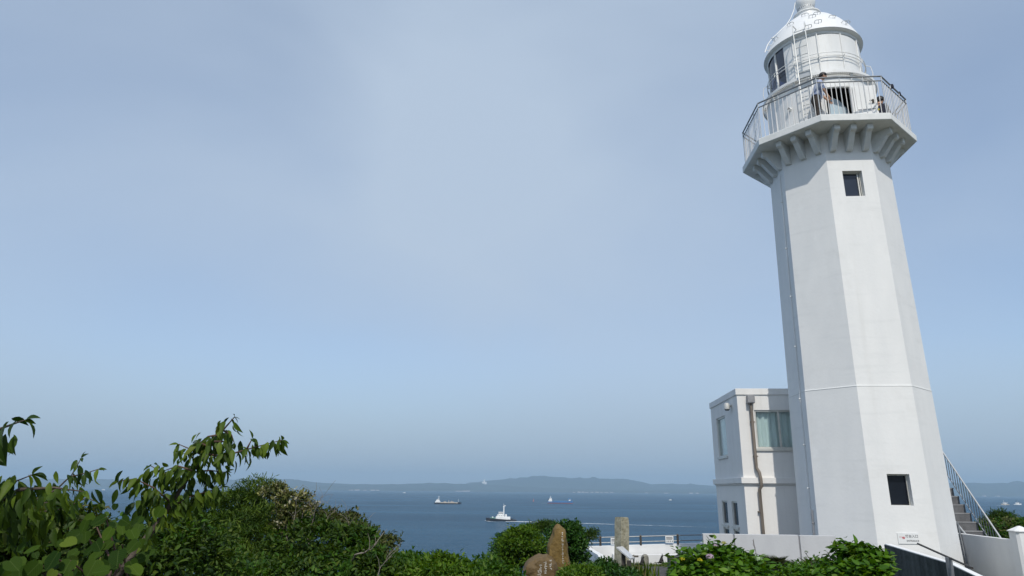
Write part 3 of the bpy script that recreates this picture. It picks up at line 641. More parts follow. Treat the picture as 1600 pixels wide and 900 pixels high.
for z0, z1, o_ in ((2.02, 2.17, .075), (1.985, 2.018, .04)):
    mb.box((AX0 - o_, AY0 - o_, z0), (AX1, AY0 - .001, z1)); mb.box((AX0 - o_, AY0 - .0005, z0), (AX0 - .001, AY1 + o_, z1))
mb.build('string_course', 'stucco2', AN, bevel=.008)
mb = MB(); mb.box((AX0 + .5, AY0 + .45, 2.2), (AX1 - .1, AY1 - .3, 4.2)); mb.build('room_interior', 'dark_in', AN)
def a_window(P, h, mull=None, curtain=True, sill=True, glass='glass'):
    u0, u1, v0, v1 = h; mb = MB(); frame_bars(mb, P, u0, u1, v0, v1, .045, .03, .09)
    if mull: barbox(mb, P, mull - .025, mull + .025, v0 + .045, v1 - .045, .025, .085)
    w = mb.build('window', 'alu', AN)
    if sill:
        mb = MB(); barbox(mb, P, u0 - .04, u1 + .04, v0 - .06, v0 - .002, -.045, .03); mb.build('sill', 'alu', w)
    edges = [u0 + .04, mull, u1 - .04] if mull else [u0 + .04, u1 - .04]
    for a, b_ in zip(edges[:-1], edges[1:]):
        mb = MB(); barbox(mb, P, a, b_, v0 + .04, v1 - .04, .055, .061); mb.build('pane', glass, w)
    if curtain:
        mb = MB(); n = 60; rows = []
        for v in (v0 + .02, (v0 + v1) / 2, v1):
            rows.append([P(u0 + (u1 - u0) * i / n, v + (.03 * math.sin(i * .35) if v == v0 + .02 else 0), .16 + .028 * math.sin(i * .9) + .012 * math.sin(i * 2.3)) for i in range(n + 1)])
        for r0, r1 in zip(rows[:-1], rows[1:]):
            for i in range(n): mb.quad(r0[i], r0[i + 1], r1[i + 1], r1[i])
        mb.build('curtain', 'curtain', w, smooth=True)
    return w
a_window(FP, fw_, -1.46); a_window(LP, lw1); a_window(LP, lo1, curtain=False, glass='paneblack'); a_window(LP, lo2, curtain=False, glass='paneblack')
a_window(LP, lo3, curtain=False, sill=False, glass='paneblack'); a_window(LP, lo4, curtain=False, sill=False, glass='paneblack')
# rain hopper and down pipe
mb = MB(); mb.rings([[Vector((-2.285 + x * s_, 1.6 - .004 - y * s_, z)) for x, y in ((-.0, 0), (.19, 0), (.19, .17), (0, .17))] for z, s_ in ((4.10, .9), (4.13, 1), (4.31, 1), (4.312, .94))]); pipe_h = mb.build('rain_hopper', 'hopper', AN, bevel=.01)
mb = MB(); mb.tube([(-2.19, 1.53, 4.12), (-2.19, 1.53, 2.55), (-2.19, 1.53, 2.42), (-2.14, 1.48, 2.30), (-2.12, 1.46, 2.14), (-2.12, 1.46, 1.95), (-2.16, 1.53, 1.86), (-2.16, 1.53, -.3)], .042, 10); dp = mb.build('down_pipe', 'pipe', AN, smooth=True, angle=50)
for z in (3.6, 2.7, 1.3, .6):
    mb = MB(); mb.box((-2.24, 1.52, z), (-2.12, 1.598, z + .03)); mb.build('pipe_clip', 'pipe', dp)
mb = MB(); P0 = Vector((AX0, 2.25, 4.12)); mb.tube([P0, P0 + Vector((-.10, 0, .02))], .03, 8)
mb.rings([[P0 + Vector((-.13 + math.cos(a) * r_, math.sin(a) * r_, z)) for a in [2 * math.pi * j / 14 for j in range(14)]] for r_, z in ((.085, -.09), (.088, 0), (.075, .06), (.03, .09))]); lamp = mb.build('wall_lamp', 'alu', AN, smooth=True, angle=40)
mb = MB(); mb.rings([[P0 + Vector((-.13 + math.cos(a) * r_, math.sin(a) * r_, z)) for a in [2 * math.pi * j / 12 for j in range(12)]] for r_, z in ((.05, -.13), (.07, -.092))]); mb.build('lamp_glass', 'raildark', lamp)

# ================================================================== LOW PANEL WALL in front of the annex
PWY = -2.6
PW = empty('panel_wall', lw(-3.2, PWY, 0), TL); tag(PW, 'low grey white wall of three slabs between annex and hydrangeas', 'wall')
for x0, x1 in ((-4.51, -3.915), (-3.885, -2.635), (-2.605, -1.90)):
    mb = MB(); mb.box((x0 + 3.2, -.06, -.5), (x1 + 3.2, .06, .985 - .004 * (x0 + 4.5))); mb.build('slab', 'slabgrey', PW, bevel=.008)
for x in (-3.90, -2.62):
    mb = MB(); mb.box((x + 3.2 - .0145, -.035, -.5), (x + 3.2 + .0145, .05, .96)); mb.build('joint', 'hopper', PW)
for x in (-4.46, -1.95):
    mb = MB(); mb.box((x + 3.2 - .05, .0615, -.5), (x + 3.2 + .05, .30, .8)); mb.build('buttress', 'wallwhite', PW)
# dry stalk growing in front of it
mb = MB(); b0_ = atz(1184, 880, .3); b0_ = at(1184, 888, 13.2); tip = at(1177, 843, 13.2)
mb.tube([b0_, b0_.lerp(tip, .5) + Vector((.01, 0, 0)), tip], [.006, .005, .003], 5)
for k in range(9):
    p = b0_.lerp(tip, .62 + .042 * k); d = Vector((rng.uniform(-.03, .03), rng.uniform(-.02, .02), .03)); mb.tube([p, p + d], [.006, .002], 4)
tag(mb.build('dry_stalk', 'bark'), 'single dry brown seed stalk standing against the grey slab wall', 'plant')

# ================================================================== SEA WALL with railing
SWY = 26.0
SWL, SWR = at(912, 854, SWY), at(1102, 849, SWY)
swz = -1.94 + EYE
SW = empty('sea_wall', (SWL.x, SWY, -.9)); tag(SW, 'white parapet wall along the cliff edge with angled return', 'wall')
def sw(p): return Vector(p) - SW.location
zt0, zt1, zb = SWL.z, SWR.z, -1.6
mb = MB()
A, B = Vector((SWL.x, SWY, 0)), Vector((8.2, SWY + .2, 0))
def slab(mb, A, B, za, zbt, th, z0):
    d = (B - A).normalized(); n = Vector((-d.y, d.x, 0)) * th
    pts = [(A, z0), (B, z0), (B, zbt), (A, za)]
    mb.rings([[sw((p.x, p.y, z)) for p, z in pts], [sw((p.x + n.x, p.y + n.y, z)) for p, z in pts]])
slab(mb, A, B, zt0, zt0 + (zt1 - zt0) * (8.2 - SWL.x) / (SWR.x - SWL.x), .22, zb); mb.build('wall', 'wallwhite', SW, bevel=.012)
rl = at(944, 874, 22.3); mb = MB()
dR = Vector((rl.x, rl.y, 0)) - A; sA = A + Vector((.0, -.004, 0))
slab(mb, sA, sA + dR * .72, zt0 - .002, zt0 + (rl.z - zt0) * .55, .18, zb); slab(mb, sA + dR * .721, sA + dR * 1.25, zt0 + (rl.z - zt0) * .55 - .003, rl.z - .6, .18, zb)
mb.build('return_wall', 'wallwhite', SW)
mb = MB(); zl = at(1000, 866, SWY - .16).z; mb.box(tuple(sw((SWL.x + 1.0, SWY - .30, zb))), tuple(sw((8.2, SWY - .005, zl)))); mb.build('ledge', 'wallwhite', SW, bevel=.01)
SR = empty('sea_railing', (SWL.x, SWY + .1, zt0)); tag(SR, 'dark two bar railing on top of the white sea wall', 'railing')
def srp(x, h): return Vector((x - SWL.x, 0, zt0 + (zt1 - zt0) * (x - SWL.x) / (SWR.x - SWL.x) + h - zt0))
mb = MB()
for h in (.105, .285): mb.tube([srp(SWL.x - .3, h), srp(8.2, h)], .018, 8)
mb.build('bar', 'raildark', SR)
first = True
for px in (938, 1001, 1059, 1115):
    x = at(px, 845, SWY + .1).x; p = srp(x, -.02)
    mb = MB(); mb.box((p.x - .035, -.03, p.z), (p.x + .035, .03, p.z + .33)); mb.rings([[Vector((p.x + sx * k, sy * k, p.z + z)) for sx, sy in ((-.035, -.03), (.035, -.03), (.035, .03), (-.035, .03))] for k, z in ((1, .331), (.3, .36))]); mb.build('post', 'darkmetal', SR)
for i, (x0, x1, y0, y1) in enumerate(((954.5, 966, 840.5, 851), (1040, 1052, 837.5, 848))):
    a, c = at(x0, y1, SWY + .05), at(x1, y0, SWY + .05)
    so = empty('notice_board', ((a.x + c.x) / 2, SWY + .045, a.z)); tag(so, ['white notice on the sea railing half hidden by the stone post', 'square white notice on the sea railing in open view'][i], 'sign')
    w = (c.x - a.x) / 2; h = c.z - a.z; mb = MB(); mb.box((-w, 0, 0), (w, .012, h)); mb.build('plate', 'signwhite', so)
    mb = MB(); r2 = random.Random(i)
    for (v, s_) in ((.78, .02), (.68, .02), (.56, .018), (.47, .018)): mb.box((-w * .8, -.003, h * v), (w * r2.uniform(.6, .85), -.001, h * v + s_ * .6))
    for k in range(4): x = -w * .75 + k * w * .45; mb.box((x, -.003, h * .16), (x + w * .22, -.001, h * .30))
    mb.build('lettering', 'ink', so)

# ================================================================== STONES, POST AND BOARD
def rock(name, secs, m, depthY, loc_px=None, n=20, seed=1, amp=.05, parent=None):
    """secs: (photo y, photo x left, photo x right, half depth) at distance depthY"""
    mb = MB(); rings = []
    for (py, xl, xr, hd) in secs:
        a, c = at(xl, py, depthY), at(xr, py, depthY); mid = (a + c) / 2; hw_ = (c - a).length / 2; rg_ = []
        for j in range(n):
            th = 2 * math.pi * j / n; cx_, sy_ = math.cos(th), math.sin(th)
            ex = .75; p = Vector((mid.x + hw_ * math.copysign(abs(cx_) ** ex, cx_), mid.y + hd * math.copysign(abs(sy_) ** ex, sy_), mid.z))
            d = noise.noise(Vector((p.x * 4, p.y * 4, p.z * 3 + seed))) * amp + noise.noise(Vector((p.x * 11, p.y * 11, p.z * 9 + seed))) * amp * .4
            rg_.append(p + Vector((cx_, sy_, 0)) * d)
        rings.append(rg_)
    mb.rings(rings); return mb
def shard(outline, Y, thick, seed, amp=.02, dens=4):
    """weathered slab: silhouette ring in the middle, faceted faces towards front and back"""
    pts = [at(px, py, Y) for px, py in outline]; fine = []
    for a, b_ in zip(pts, pts[1:] + pts[:1]):
        for i in range(dens): fine.append(a.lerp(b_, i / dens))
    c = sum(fine, Vector()) / len(fine); mb = MB(); rings = []
    for d, sc_ in ((-1.0, .30), (-.96, .62), (-.80, .84), (-.35, .97), (0, 1), (.4, .97), (.8, .84), (1, .4)):
        rg_ = []
        for p in fine:
            q = c + (p - c) * sc_; q = Vector((q.x, Y + thick * d, q.z))
            nz = noise.noise(Vector((q.x * 3.1, q.y * 3.1, q.z * 2.6 + seed))) * amp * 1.6 + noise.noise(Vector((q.x * 10, q.y * 10, q.z * 8 + seed))) * amp * .7
            rg_.append(q + Vector(((p - c).normalized().x * nz, nz * (1 if d > 0 else -1.4), (p - c).normalized().z * nz)))
        rings.append(rg_)
    mb.rings(rings); return mb
def subdiv(secs, k=3):
    out = []
    for a, b_ in zip(secs[:-1], secs[1:]):
        for i in range(k): out.append(tuple(a[q] + (b_[q] - a[q]) * i / k for q in range(4)))
    return out + [secs[-1]]
BY = 11.5
o = shard([(852, 930), (854, 890), (855.6, 864), (856, 852.5), (859, 844), (863, 835), (864, 826.5), (867, 821.5), (870.6, 819), (874, 820), (877, 822.5), (882.5, 827.5), (883.6, 832.5), (883.4, 841), (884.2, 850), (886, 860), (890, 877.5), (893, 890), (900, 930)], BY + .35, .24, 2, .022).build('standing_stone', 'brownrock', smooth=True, angle=22)
tag(o, 'tall pointed brown standing stone with a painted line of characters', 'stone')
o2 = shard([(824, 940), (823, 902), (817, 896), (816.5, 890), (820, 882.5), (825, 875.5), (831, 870.5), (838, 867), (843, 865.2), (849, 866.3), (855, 864.8), (862.5, 869.5), (869, 877.5), (871.5, 890), (874, 940)], BY, .30, 9, .028).build('inscribed_stone', 'brownrock2', smooth=True, angle=22)
tag(o2, 'low rounded brown boulder carved with columns of white characters', 'stone')
def strokes(name, cols, Y, parent, dgm, r2):
    mb = MB()
    for (x0, y0, x1, y1, n, s_) in cols:
        for k in range(n):
            t_ = (k + .5) / n; c = at(x0 + (x1 - x0) * t_, y0 + (y1 - y0) * t_, Y); 
            for q in range(4):
                w_, h_ = (r2.uniform(.35, .9) * s_, .10 * s_) if q % 2 else (.10 * s_, r2.uniform(.3, .8) * s_)
                p = c + Vector((r2.uniform(-.35, .35) * s_, 0, r2.uniform(-.35, .35) * s_))
                ok, hit, nor, ix = parent.ray_cast(Vector((p.x, p.y - 3, p.z)), Vector((0, 1, 0)))
                if ok and nor.y < -.2:
                    u = Vector((1, 0, 0)); u = (u - nor * u.dot(nor)).normalized(); w = nor.cross(u); hh = hit + nor * .004
                    mb.quad(hh - u * w_ / 2 - w * h_ / 2, hh + u * w_ / 2 - w * h_ / 2, hh + u * w_ / 2 + w * h_ / 2, hh - u * w_ / 2 + w * h_ / 2)
    if mb.v: tag(mb.build(name, 'whiteletter', parent), kind='stuff')
bpy.context.view_layer.update()
strokes('lettering', [(876.5, 829, 878.5, 879, 15, .032)], BY + .35, o, None, random.Random(3))
strokes('lettering', [(839, 888, 842, 900, 3, .036), (843, 878, 844, 898, 6, .036), (850.5, 874, 851, 894, 6, .038), (858.5, 872, 859, 886, 4, .038)], BY, o2, None, random.Random(5))

PYS = 19.5
pb, pt_ = at(971, 893, PYS), at(971.5, 808, PYS)
mb = MB(); rings = []
for k in range(14):
    t_ = k / 13; z = pb.z - .3 + (pt_.z - pb.z + .3) * t_; r_ = .195 + (.0 if k < 13 else -.015); rg_ = []
    for j in range(16):
        th = math.pi / 2 * (j // 4) + R(76); e = (j % 4) / 4
        a = Vector((math.cos(th), math.sin(th), 0)); c = Vector((math.cos(th + math.pi / 2), math.sin(th + math.pi / 2), 0)); p = a.lerp(c, e) * r_
        p += p.normalized() * .014 * noise.noise(Vector((p.x * 9, p.y * 9, z * 5))); rg_.append(Vector((pb.x + (pt_.x - pb.x) * t_ + p.x, PYS + p.y, z + (.03 * noise.noise(Vector((p.x * 6, p.y * 6, 2))) if k == 13 else 0))))
    rings.append(rg_)
mb.rings(rings); tag(mb.build('stone_post', 'lichen'), 'square rough stone post mottled with lichen, taller than the sea wall', 'stone post')

IB = empty('information_board', at(978, 890, 18.2)); tag(IB, 'slanted information board on two dark legs before the stone post', 'information board')
ibw = lambda v: Vector(v) - IB.location
q = [at(963, 854.5, 18.5), at(973, 853.5, 18.9), at(992, 871, 18.6), at(984.5, 872.5, 18.1)]
mb = MB(); nrm = (q[1] - q[0]).cross(q[3] - q[0]).normalized() * -.03
mb.rings([[ibw(p) for p in q], [ibw(p - Vector((0, 0, .035))) for p in q]]); mb.build('panel', 'boardgrey', IB)
for a in (q[0].lerp(q[3], .42) + Vector((.05, .12, 0)), q[3] + Vector((-.02, .05, 0))):
    p = ibw(a); mb = MB(); mb.box((p.x - .05, p.y - .03, -1.0), (p.x + .05, p.y + .03, p.z - .05)); mb.build('leg', 'darkmetal', IB)
TS = empty('tap_post', at(990.5, 882, 18.6)); tag(TS, 'thin pole with short side arm beside the information board', 'pole')
mb = MB(); zt_ = at(990.5, 868, 18.6).z - TS.location.z; mb.tube([(0, 0, -.5), (0, 0, zt_ + .02)], .022, 8); mb.build('pole', 'greystone', TS)
mb = MB(); mb.tube([(-.06, 0, zt_ - .02), (.12, 0, zt_ - .02)], .022, 8); mb.build('arm', 'darkmetal', TS)
my = 20.2
mk = subdiv([(895, 1001, 1014.5, .12), (880, 1001.5, 1014, .12), (871, 1002, 1013.5, .11), (868, 1003.5, 1012, .10), (866, 1006, 1010, .05)])
tag(rock('marker', mk, 'greystone', my, seed=4, amp=.012).build('stone_marker', 'greystone', smooth=True, angle=40), 'small grey round topped stone marker between the black cats', 'stone')
cb = at(1046.5, 882, 16.0); ct = at(1046.5, 869, 16.0)
mb = MB(); mb.box((cb.x, 16.0, cb.z - .2), (cb.x + 1.1, 16.25, ct.z)); tag(mb.build('concrete_block', 'blockdark', bevel=.012), 'dark grey concrete block at the path edge behind the hydrangea', 'block')

# ================================================================== STAIRS and side wall (tower frame)
ST = empty('staircase', lw(2.6, .6, 0), TL); tag(ST, 'grey outdoor steps climbing behind the lighthouse with metal handrails', 'stairs')
sx = lambda x, y, z: Vector((x - 2.6, y - .6, z))
z = .15; y = -.12; k = 0
while z < 2.35:
    mb = MB(); mb.box(tuple(sx(2.28, y, -.4)), tuple(sx(2.85, y + .205 if k < 11 else y + 1.4, z))); mb.build('step', 'step', ST, bevel=.008)
    mb = MB(); mb.box(tuple(sx(2.28, y - .008, z - .028)), tuple(sx(2.85, y + .03, z + .003))); mb.build('nosing', 'concrete', ST)
    z += .2; y += .2075; k += 1
def stair_rail(x, y0, z0, y1, z1, drop, n, matn='rail'):
    mb = MB(); mb.tube([sx(x, y0, z0), sx(x, y1, z1)], .02, 8); mb.tube([sx(x, y0 + .02, z0 - drop), sx(x, y1, z1 - drop)], .014, 6); r_ = mb.build('handrail', matn, ST, smooth=True, angle=50)
    for i in range(n):
        t_ = (i + .5) / n; a = sx(x, y0 + (y1 - y0) * t_, z0 + (z1 - z0) * t_); mb = MB(); mb.tube([a, a - Vector((0, 0, drop))], .009, 5); mb.build('baluster', 'raildark', r_)
    return r_
stair_rail(2.86, -.30, .375, 2.9, 3.88, .55, 31)
stair_rail(2.31, .15, .60, 1.35, 1.50, .30, 6)
mb = MB(); mb.tube([sx(2.10, .40, 1.16), sx(2.10, .28, .05)], .022, 6); mb.tube([sx(2.10, .52, 1.16), sx(2.10, .40, .05)], .018, 6)
for q_ in range(9): mb.tube([sx(2.10, .40 - .012 * q_, 1.10 - .11 * q_), sx(2.10, .52 - .012 * q_, 1.10 - .11 * q_)], .009, 5)
mb.build('lower_rail', 'raildark', ST)

SWL2 = empty('side_wall', lw(2.2, 0, 0), TL); tag(SWL2, 'white side wall right of the lighthouse ending in a capped pillar', 'wall')
sd = lambda x, y, z: Vector((x - 2.2, y, z))
WX0, WX1 = 2.14, 2.27
mb = MB(); rings = []
for x in (WX0, WX1): rings.append([sd(x, yy, zz_) for yy, zz_ in ((-1.46, -.6), (1.3, -.6), (1.3, .90), (-1.46, .885))])
mb.rings(rings); mb.build('wall', 'wallwhite', SWL2, bevel=.01)
mb = MB(); pc = sd(2.255, -1.64, 0); ch = .05; hw_ = .165
def oct_(s_, z_): h = hw_ * s_; c_ = ch * s_; return [pc + Vector((x, y, z_)) for x, y in ((-h + c_, -h), (h - c_, -h), (h, -h + c_), (h, h - c_), (h - c_, h), (-h + c_, h), (-h, h - c_), (-h, -h + c_))]
mb.rings([oct_(1, -.6), oct_(1, 1.055)]); mb.build('pillar', 'wallwhite', SWL2, bevel=.006)
mb = MB(); mb.rings([oct_(1.14, 1.056), oct_(1.14, 1.075), oct_(.10, 1.17)]); mb.build('pillar_cap', 'wallwhite', SWL2)

# dark ramp wall with white coping and handrail
RW = empty('ramp_wall', (6.3, 12.0, 0)); tag(RW, 'dark mossy ramp wall with white coping and slanting handrail', 'wall')
p0, p1, p2, p3 = at(1381, 848, 12.4), at(1481, 877.5, 10.7), at(1526, 899, 9.95), at(1600, 940, 9.0)
rwl = lambda v: Vector(v) - RW.location
top = [p0, p1, p2, p3]
mb = MB(); off = Vector((.09, .03, 0)); rings = []
for p in top: rings.append([rwl((p.x, p.y, -.9)), rwl((p.x + off.x, p.y, -.9)), rwl((p.x + off.x, p.y, p.z - .03)), rwl((p.x, p.y, p.z - .03))])
mb.rings(rings); mb.build('wall', 'mossy', RW)
mb = MB(); rings = []
for p in top: rings.append([rwl((p.x + .012, p.y, p.z - .029)), rwl((p.x + off.x + .02, p.y, p.z - .029)), rwl((p.x + off.x + .02, p.y, p.z - .018)), rwl((p.x + .012, p.y, p.z - .018))])
mb.rings(rings); mb.build('coping', 'wallwhite', RW)
h0_, h1_ = at(1434, 849.5, 11.1), at(1519, 887.5, 9.6)
mb = MB(); mb.tube([rwl(h0_), rwl(h1_)], .015, 8); hr = mb.build('handrail', 'darkmetal', RW)
hm = h0_.lerp(h1_, .60); mb = MB(); mb.tube([rwl(hm), rwl((hm.x, hm.y, hm.z - 1.0))], .042, 10); mb.build('post', 'raildark', hr)

# ================================================================== SHIPS
def hull(L, B, deck, m, parent, bow=-1, keel=-1.2, name='hull', zlo=None, zhi=None):
    """deck(t): deck height at t (0 stern .. 1 bow)"""
    mb = MB(); rings = []; N = 16
    for i in range(N + 1):
        t_ = i / N; x = bow * (-L / 2 + L * t_); w = B / 2 * min(1, (1 - t_) * 4.2) ** .7 * (.82 + .18 * min(1, t_ * 5)); w = max(w, .06)
        z1 = deck(t_) if zhi is None else zhi; z0 = keel if zlo is None else zlo; rake = bow * max(0, t_ - .8) * L * .12
        rings.append([Vector((x + rake, -w, z1)), Vector((x, -w * .8, z0)), Vector((x, w * .8, z0)), Vector((x + rake, w, z1))])
    mb.rings(rings); return mb.build(name, m, parent, bevel=0)
def bxs(parent, name, m, *boxes):
    mb = MB()
    for b_ in boxes: mb.box(*b_)
    return mb.build(name, m, parent)
def ship(name, px, py, label, cat, group=None):
    p = atz(px, py, SEA); o = empty(name, (p.x, p.y, SEA)); tag(o, label, cat, group); dist = p.y; return o, (p.length) / FPX * (Vector((p.x, p.y, 0)).length / p.length), p
# tug
o, u, tugp = ship('tugboat', 783.5, 814.2, 'white and black tugboat trailing a wake toward the right', 'ship')
Lh = 44.5 * u
o.rotation_euler = (0, 0, R(1)); s_ = Lh / 26
o.scale = (s_, s_, s_)
hull(26, 8, lambda t_: 1.4 + .9 * max(0, t_ - .3) ** 1.2 * 2.3, 'hullblack', o, -1)
tg = o
bxs(o, 'foredeck', 'deckgreen', ((-9.6, -2.6, 1.9), (-5.0, 2.6, 2.9)))
bxs(o, 'winch', 'shipwhite', ((-8.2, -1.2, 2.901), (-7.0, 1.2, 3.6)))
bxs(o, 'deckhouse', 'shipwhite', ((-5.0, -3.0, 1.2), (7.6, 3.0, 3.6)))
mb = MB(); mb.rings([[Vector((x, y, z)) for x, y in ((a, -2.4), (b_, -2.4), (b_, 2.4), (a, 2.4))] for a, b_, z in ((-4.4, 2.6, 3.601), (-3.6, 2.4, 5.4))]); mb.build('upper_deckhouse', 'shipwhite', o)
mb = MB(); mb.rings([[Vector((x, y, z)) for x, y in ((a, -2.0), (b_, -2.0), (b_, 2.0), (a, 2.0))] for a, b_, z in ((-2.5, 1.0, 5.401), (-2.6, 1.1, 7.5))]); br = mb.build('bridge', 'shipwhite', o)
bxs(br, 'bridge_window', 'shipwin', ((-2.45, -2.01, 6.3), (.9, 2.01, 7.0)))
for k in range(4): bxs(o, 'porthole', 'shipwin', ((-3.4 + k * 1.5, -2.42, 4.2), (-2.9 + k * 1.5, -2.35, 4.7)))
bxs(o, 'mast', 'shipwhite', ((1.55, -.35, 5.4), (2.35, .35, 12.4)), ((1.0, -.6, 11.6), (2.8, .6, 11.8)), ((2.0, -.4, 12.401), (3.6, .4, 12.9)), ((1.8, -.1, 12.41), (2.0, .1, 14.4)))
bxs(o, 'funnel', 'shipwhite', ((3.2, -2.6, 3.6), (4.6, -1.2, 5.6)), ((3.2, 1.2, 3.6), (4.6, 2.6, 5.6)))
mb = MB()
for k in range(9): mb.box((-10 + k * 2.6, -3.75, .6), (-9.2 + k * 2.6, -3.3, 1.5))
mb.build('fender', 'black', o)
bxs(o, 'tow_winch', 'hullblack', ((8.4, -1, 1.2), (9.6, 1, 2.4)), ((10.6, -.1, 1.2), (10.8, .1, 3.4)))
# foam wake of the tug: long thin sheet just above the water
m, t, b = new_mat('foam'); M['foam'] = m
setin(b, Roughness=.8); b.inputs['Base Color'].default_value = (.66, .70, .72, 1)
tcn = t.nodes.new('ShaderNodeTexCoord'); n = t.nodes.new('ShaderNodeTexNoise'); n.inputs['Scale'].default_value = .22; n.inputs['Detail'].default_value = 7; n.inputs['Roughness'].default_value = .7
t.links.new(tcn.outputs['Object'], n.inputs['Vector'])
uvn = t.nodes.new('ShaderNodeAttribute'); uvn.attribute_name = 'foam'
mth = t.nodes.new('ShaderNodeMath'); mth.operation = 'ADD'; t.links.new(n.outputs['Fac'], mth.inputs[0]); t.links.new(uvn.outputs['Fac'], mth.inputs[1])
mr = t.nodes.new('ShaderNodeMapRange'); mr.inputs['From Min'].default_value = .78; mr.inputs['From Max'].default_value = 1.25; t.links.new(mth.outputs['Value'], mr.inputs['Value']); t.links.new(mr.outputs['Result'], b.inputs['Alpha'])
def wake(name, pts, label, f0, f1):
    """pts: (photo x, photo y, half width m)"""
    mb = MB(); W_ = [atz(px, py, SEA + .05) for px, py, _ in pts]; vals = []
    N = len(pts)
    for i, p in enumerate(W_):
        d = (W_[min(i + 1, N - 1)] - W_[max(i - 1, 0)]).normalized(); nn = Vector((-d.y, d.x, 0))
        for q in (-1, -.4, .4, 1): mb.v.append(tuple(p + nn * pts[i][2] * q)); vals.append((f0 + (f1 - f0) * i / (N - 1)) * (1 if abs(q) < .5 else .1))
    for i in range(N - 1):
        for j in range(3): a = i * 4 + j; mb.face((a, a + 1, a + 5, a + 4))
    me = bpy.data.meshes.new(name); me.from_pydata(mb.v, [], mb.f); me.materials.append(M['foam']); at_ = me.attributes.new('foam', 'FLOAT', 'POINT'); at_.data.foreach_set('value', vals)
    ob = bpy.data.objects.new(name, me); COL.objects.link(ob); tag(ob, label, 'wake', kind='stuff')
wake('wake', [(790, 814.8, 3), (806, 814.9, 8.0), (830, 815.4, 8), (870, 816.5, 7), (920, 818.0, 7), (980, 819.8, 8), (1050, 822, 9), (1125, 824.5, 10), (1260, 829, 10)], 'white foam trail behind the tugboat', .90, .20)
wake('wake', [(758, 813.2, .8), (764, 814.6, 2.6), (775, 815.4, 2.0), (790, 815.4, 1.5)], 'bow foam under the tugboat', .7, .5)
wake('wake', [(1556, 789.6, 5), (1566, 789.4, 5), (1572, 789.2, 4)], 'thin foam line behind the far right fishing boat', .6, .6)
wake('wake', [(846, 786.4, 4), (853, 786.3, 4), (860, 786.3, 4)], 'thin foam at the stern of the blue cargo ship', .6, .6)
# tan tanker
o, u, p = ship('tanker', 699.5, 787.6, 'small tanker with tan deck and white bridge at its left end', 'ship'); s_ = 39 * u / 52; o.scale = (s_,) * 3
hull(52, 9, lambda t_: 2.0 + 1.4 * max(0, t_ - .82) * 5 + .9 * (t_ < .22), 'hullblack', o, 1)
bxs(o, 'deck_tank', 'decktan', ((-14, -3.6, 1.6), (20, 3.6, 3.5)))
bxs(o, 'deckhouse', 'shipwhite', ((-24.5, -3.8, 2.4), (-14.5, 3.8, 5.2)), ((-23, -3.2, 5.201), (-16, 3.2, 7.6)), ((-21.5, -2.6, 7.601), (-17, 2.6, 9.4)))
bxs(o, 'bridge_window', 'shipwin', ((-21, -2.62, 8.2), (-16.98, 2.62, 8.9)))
bxs(o, 'mast', 'shipwhite', ((-18.2, -.4, 9.4), (-17.5, .4, 15)), ((-19, -.3, 13.2), (-16.8, .3, 13.5)))
bxs(o, 'manifold', 'decktan', ((1.5, -.8, 3.5), (2.5, .8, 7.2)), ((5, -2, 3.5), (12, 2, 4.6)), ((-8, -1.5, 3.5), (-3, 1.5, 4.8)), ((7.6, -.4, 4.6), (8.4, .4, 6.4)))
bxs(o, 'foremast', 'shipwhite', ((20.6, -.2, 3.0), (21.0, .2, 9.5)))
bxs(o, 'forecastle', 'hullblack', ((19.5, -2.6, 3.0), (24.5, 2.6, 4.2)))
# blue cargo ship
o, u, p = ship('cargo_ship', 875, 786.6, 'blue and red cargo ship with white bridge at its left end', 'ship'); s_ = 37 * u / 58; o.scale = (s_,) * 3
hull(58, 10, lambda t_: 4.4 + 1.6 * (t_ > .86) , 'hullblue', o, 1, keel=1.31)
hull(58, 9.9, lambda t_: 1.3, 'hullred', o, 1, name='boot_topping')
bxs(o, 'hatch_cover', 'hullblue', ((-14, -3.8, 4.2), (17, 3.8, 5.6)))
bxs(o, 'deckhouse', 'shipwhite', ((-27, -4, 4.0), (-18.5, 4, 7.4)), ((-25.5, -3.4, 7.401), (-19, 3.4, 10.2)), ((-24, -3, 10.201), (-19.5, 3, 12.4)))
bxs(o, 'bridge_window', 'shipwin', ((-23.6, -3.02, 11.2), (-19.48, 3.02, 11.9)))
bxs(o, 'mast', 'shipwhite', ((-22.2, -.4, 12.4), (-21.4, .4, 16.5)))
bxs(o, 'funnel', 'hullblack', ((-26.8, -1.2, 7.4), (-25.6, 1.2, 11)))
bxs(o, 'bow_crane', 'hullblue', ((19, -1, 5.6), (20.2, 1, 11.5)), ((19, -.5, 10.4), (27, .5, 11.2)), ((25.4, -.6, 6), (26.2, .6, 10.4)))
bxs(o, 'bow_house', 'shipwhite', ((20.6, -2, 5.9), (24.5, 2, 8.6)))
# two fishing boats joined by a line, far right
for i, (px, py, lb) in enumerate(((1570.5, 789.0, 'left one of two small pale boats on the water at far right'), (1590, 788.8, 'right one of two small pale boats on the water at far right'))):
    o, u, p = ship('fishing_boat', px, py, lb, 'boat', 'small boats at far right'); s_ = 9.5 * u / 14; o.scale = (s_,) * 3
    hull(14, 4, lambda t_: 1.3 + 1.2 * max(0, t_ - .5) * 1.6, 'decktan' if i == 0 else 'shipwhite', o, -1 if i == 0 else 1)
    bxs(o, 'wheelhouse', 'shipwhite', ((-3, -1.4, 1.2), (2.4, 1.4, 4.4)))
    bxs(o, 'wheelhouse_window', 'shipwin', ((-2.6, -1.42, 3.0), (2.0, 1.42, 3.8)))
    bxs(o, 'mast', 'shipwhite' if i == 0 else 'hullblack', ((-1.6, -.14, 4.4), (-1.3, .14, 8.6)), ((4.6, -.2, 1.2), (5.0, .2, 5.2)))
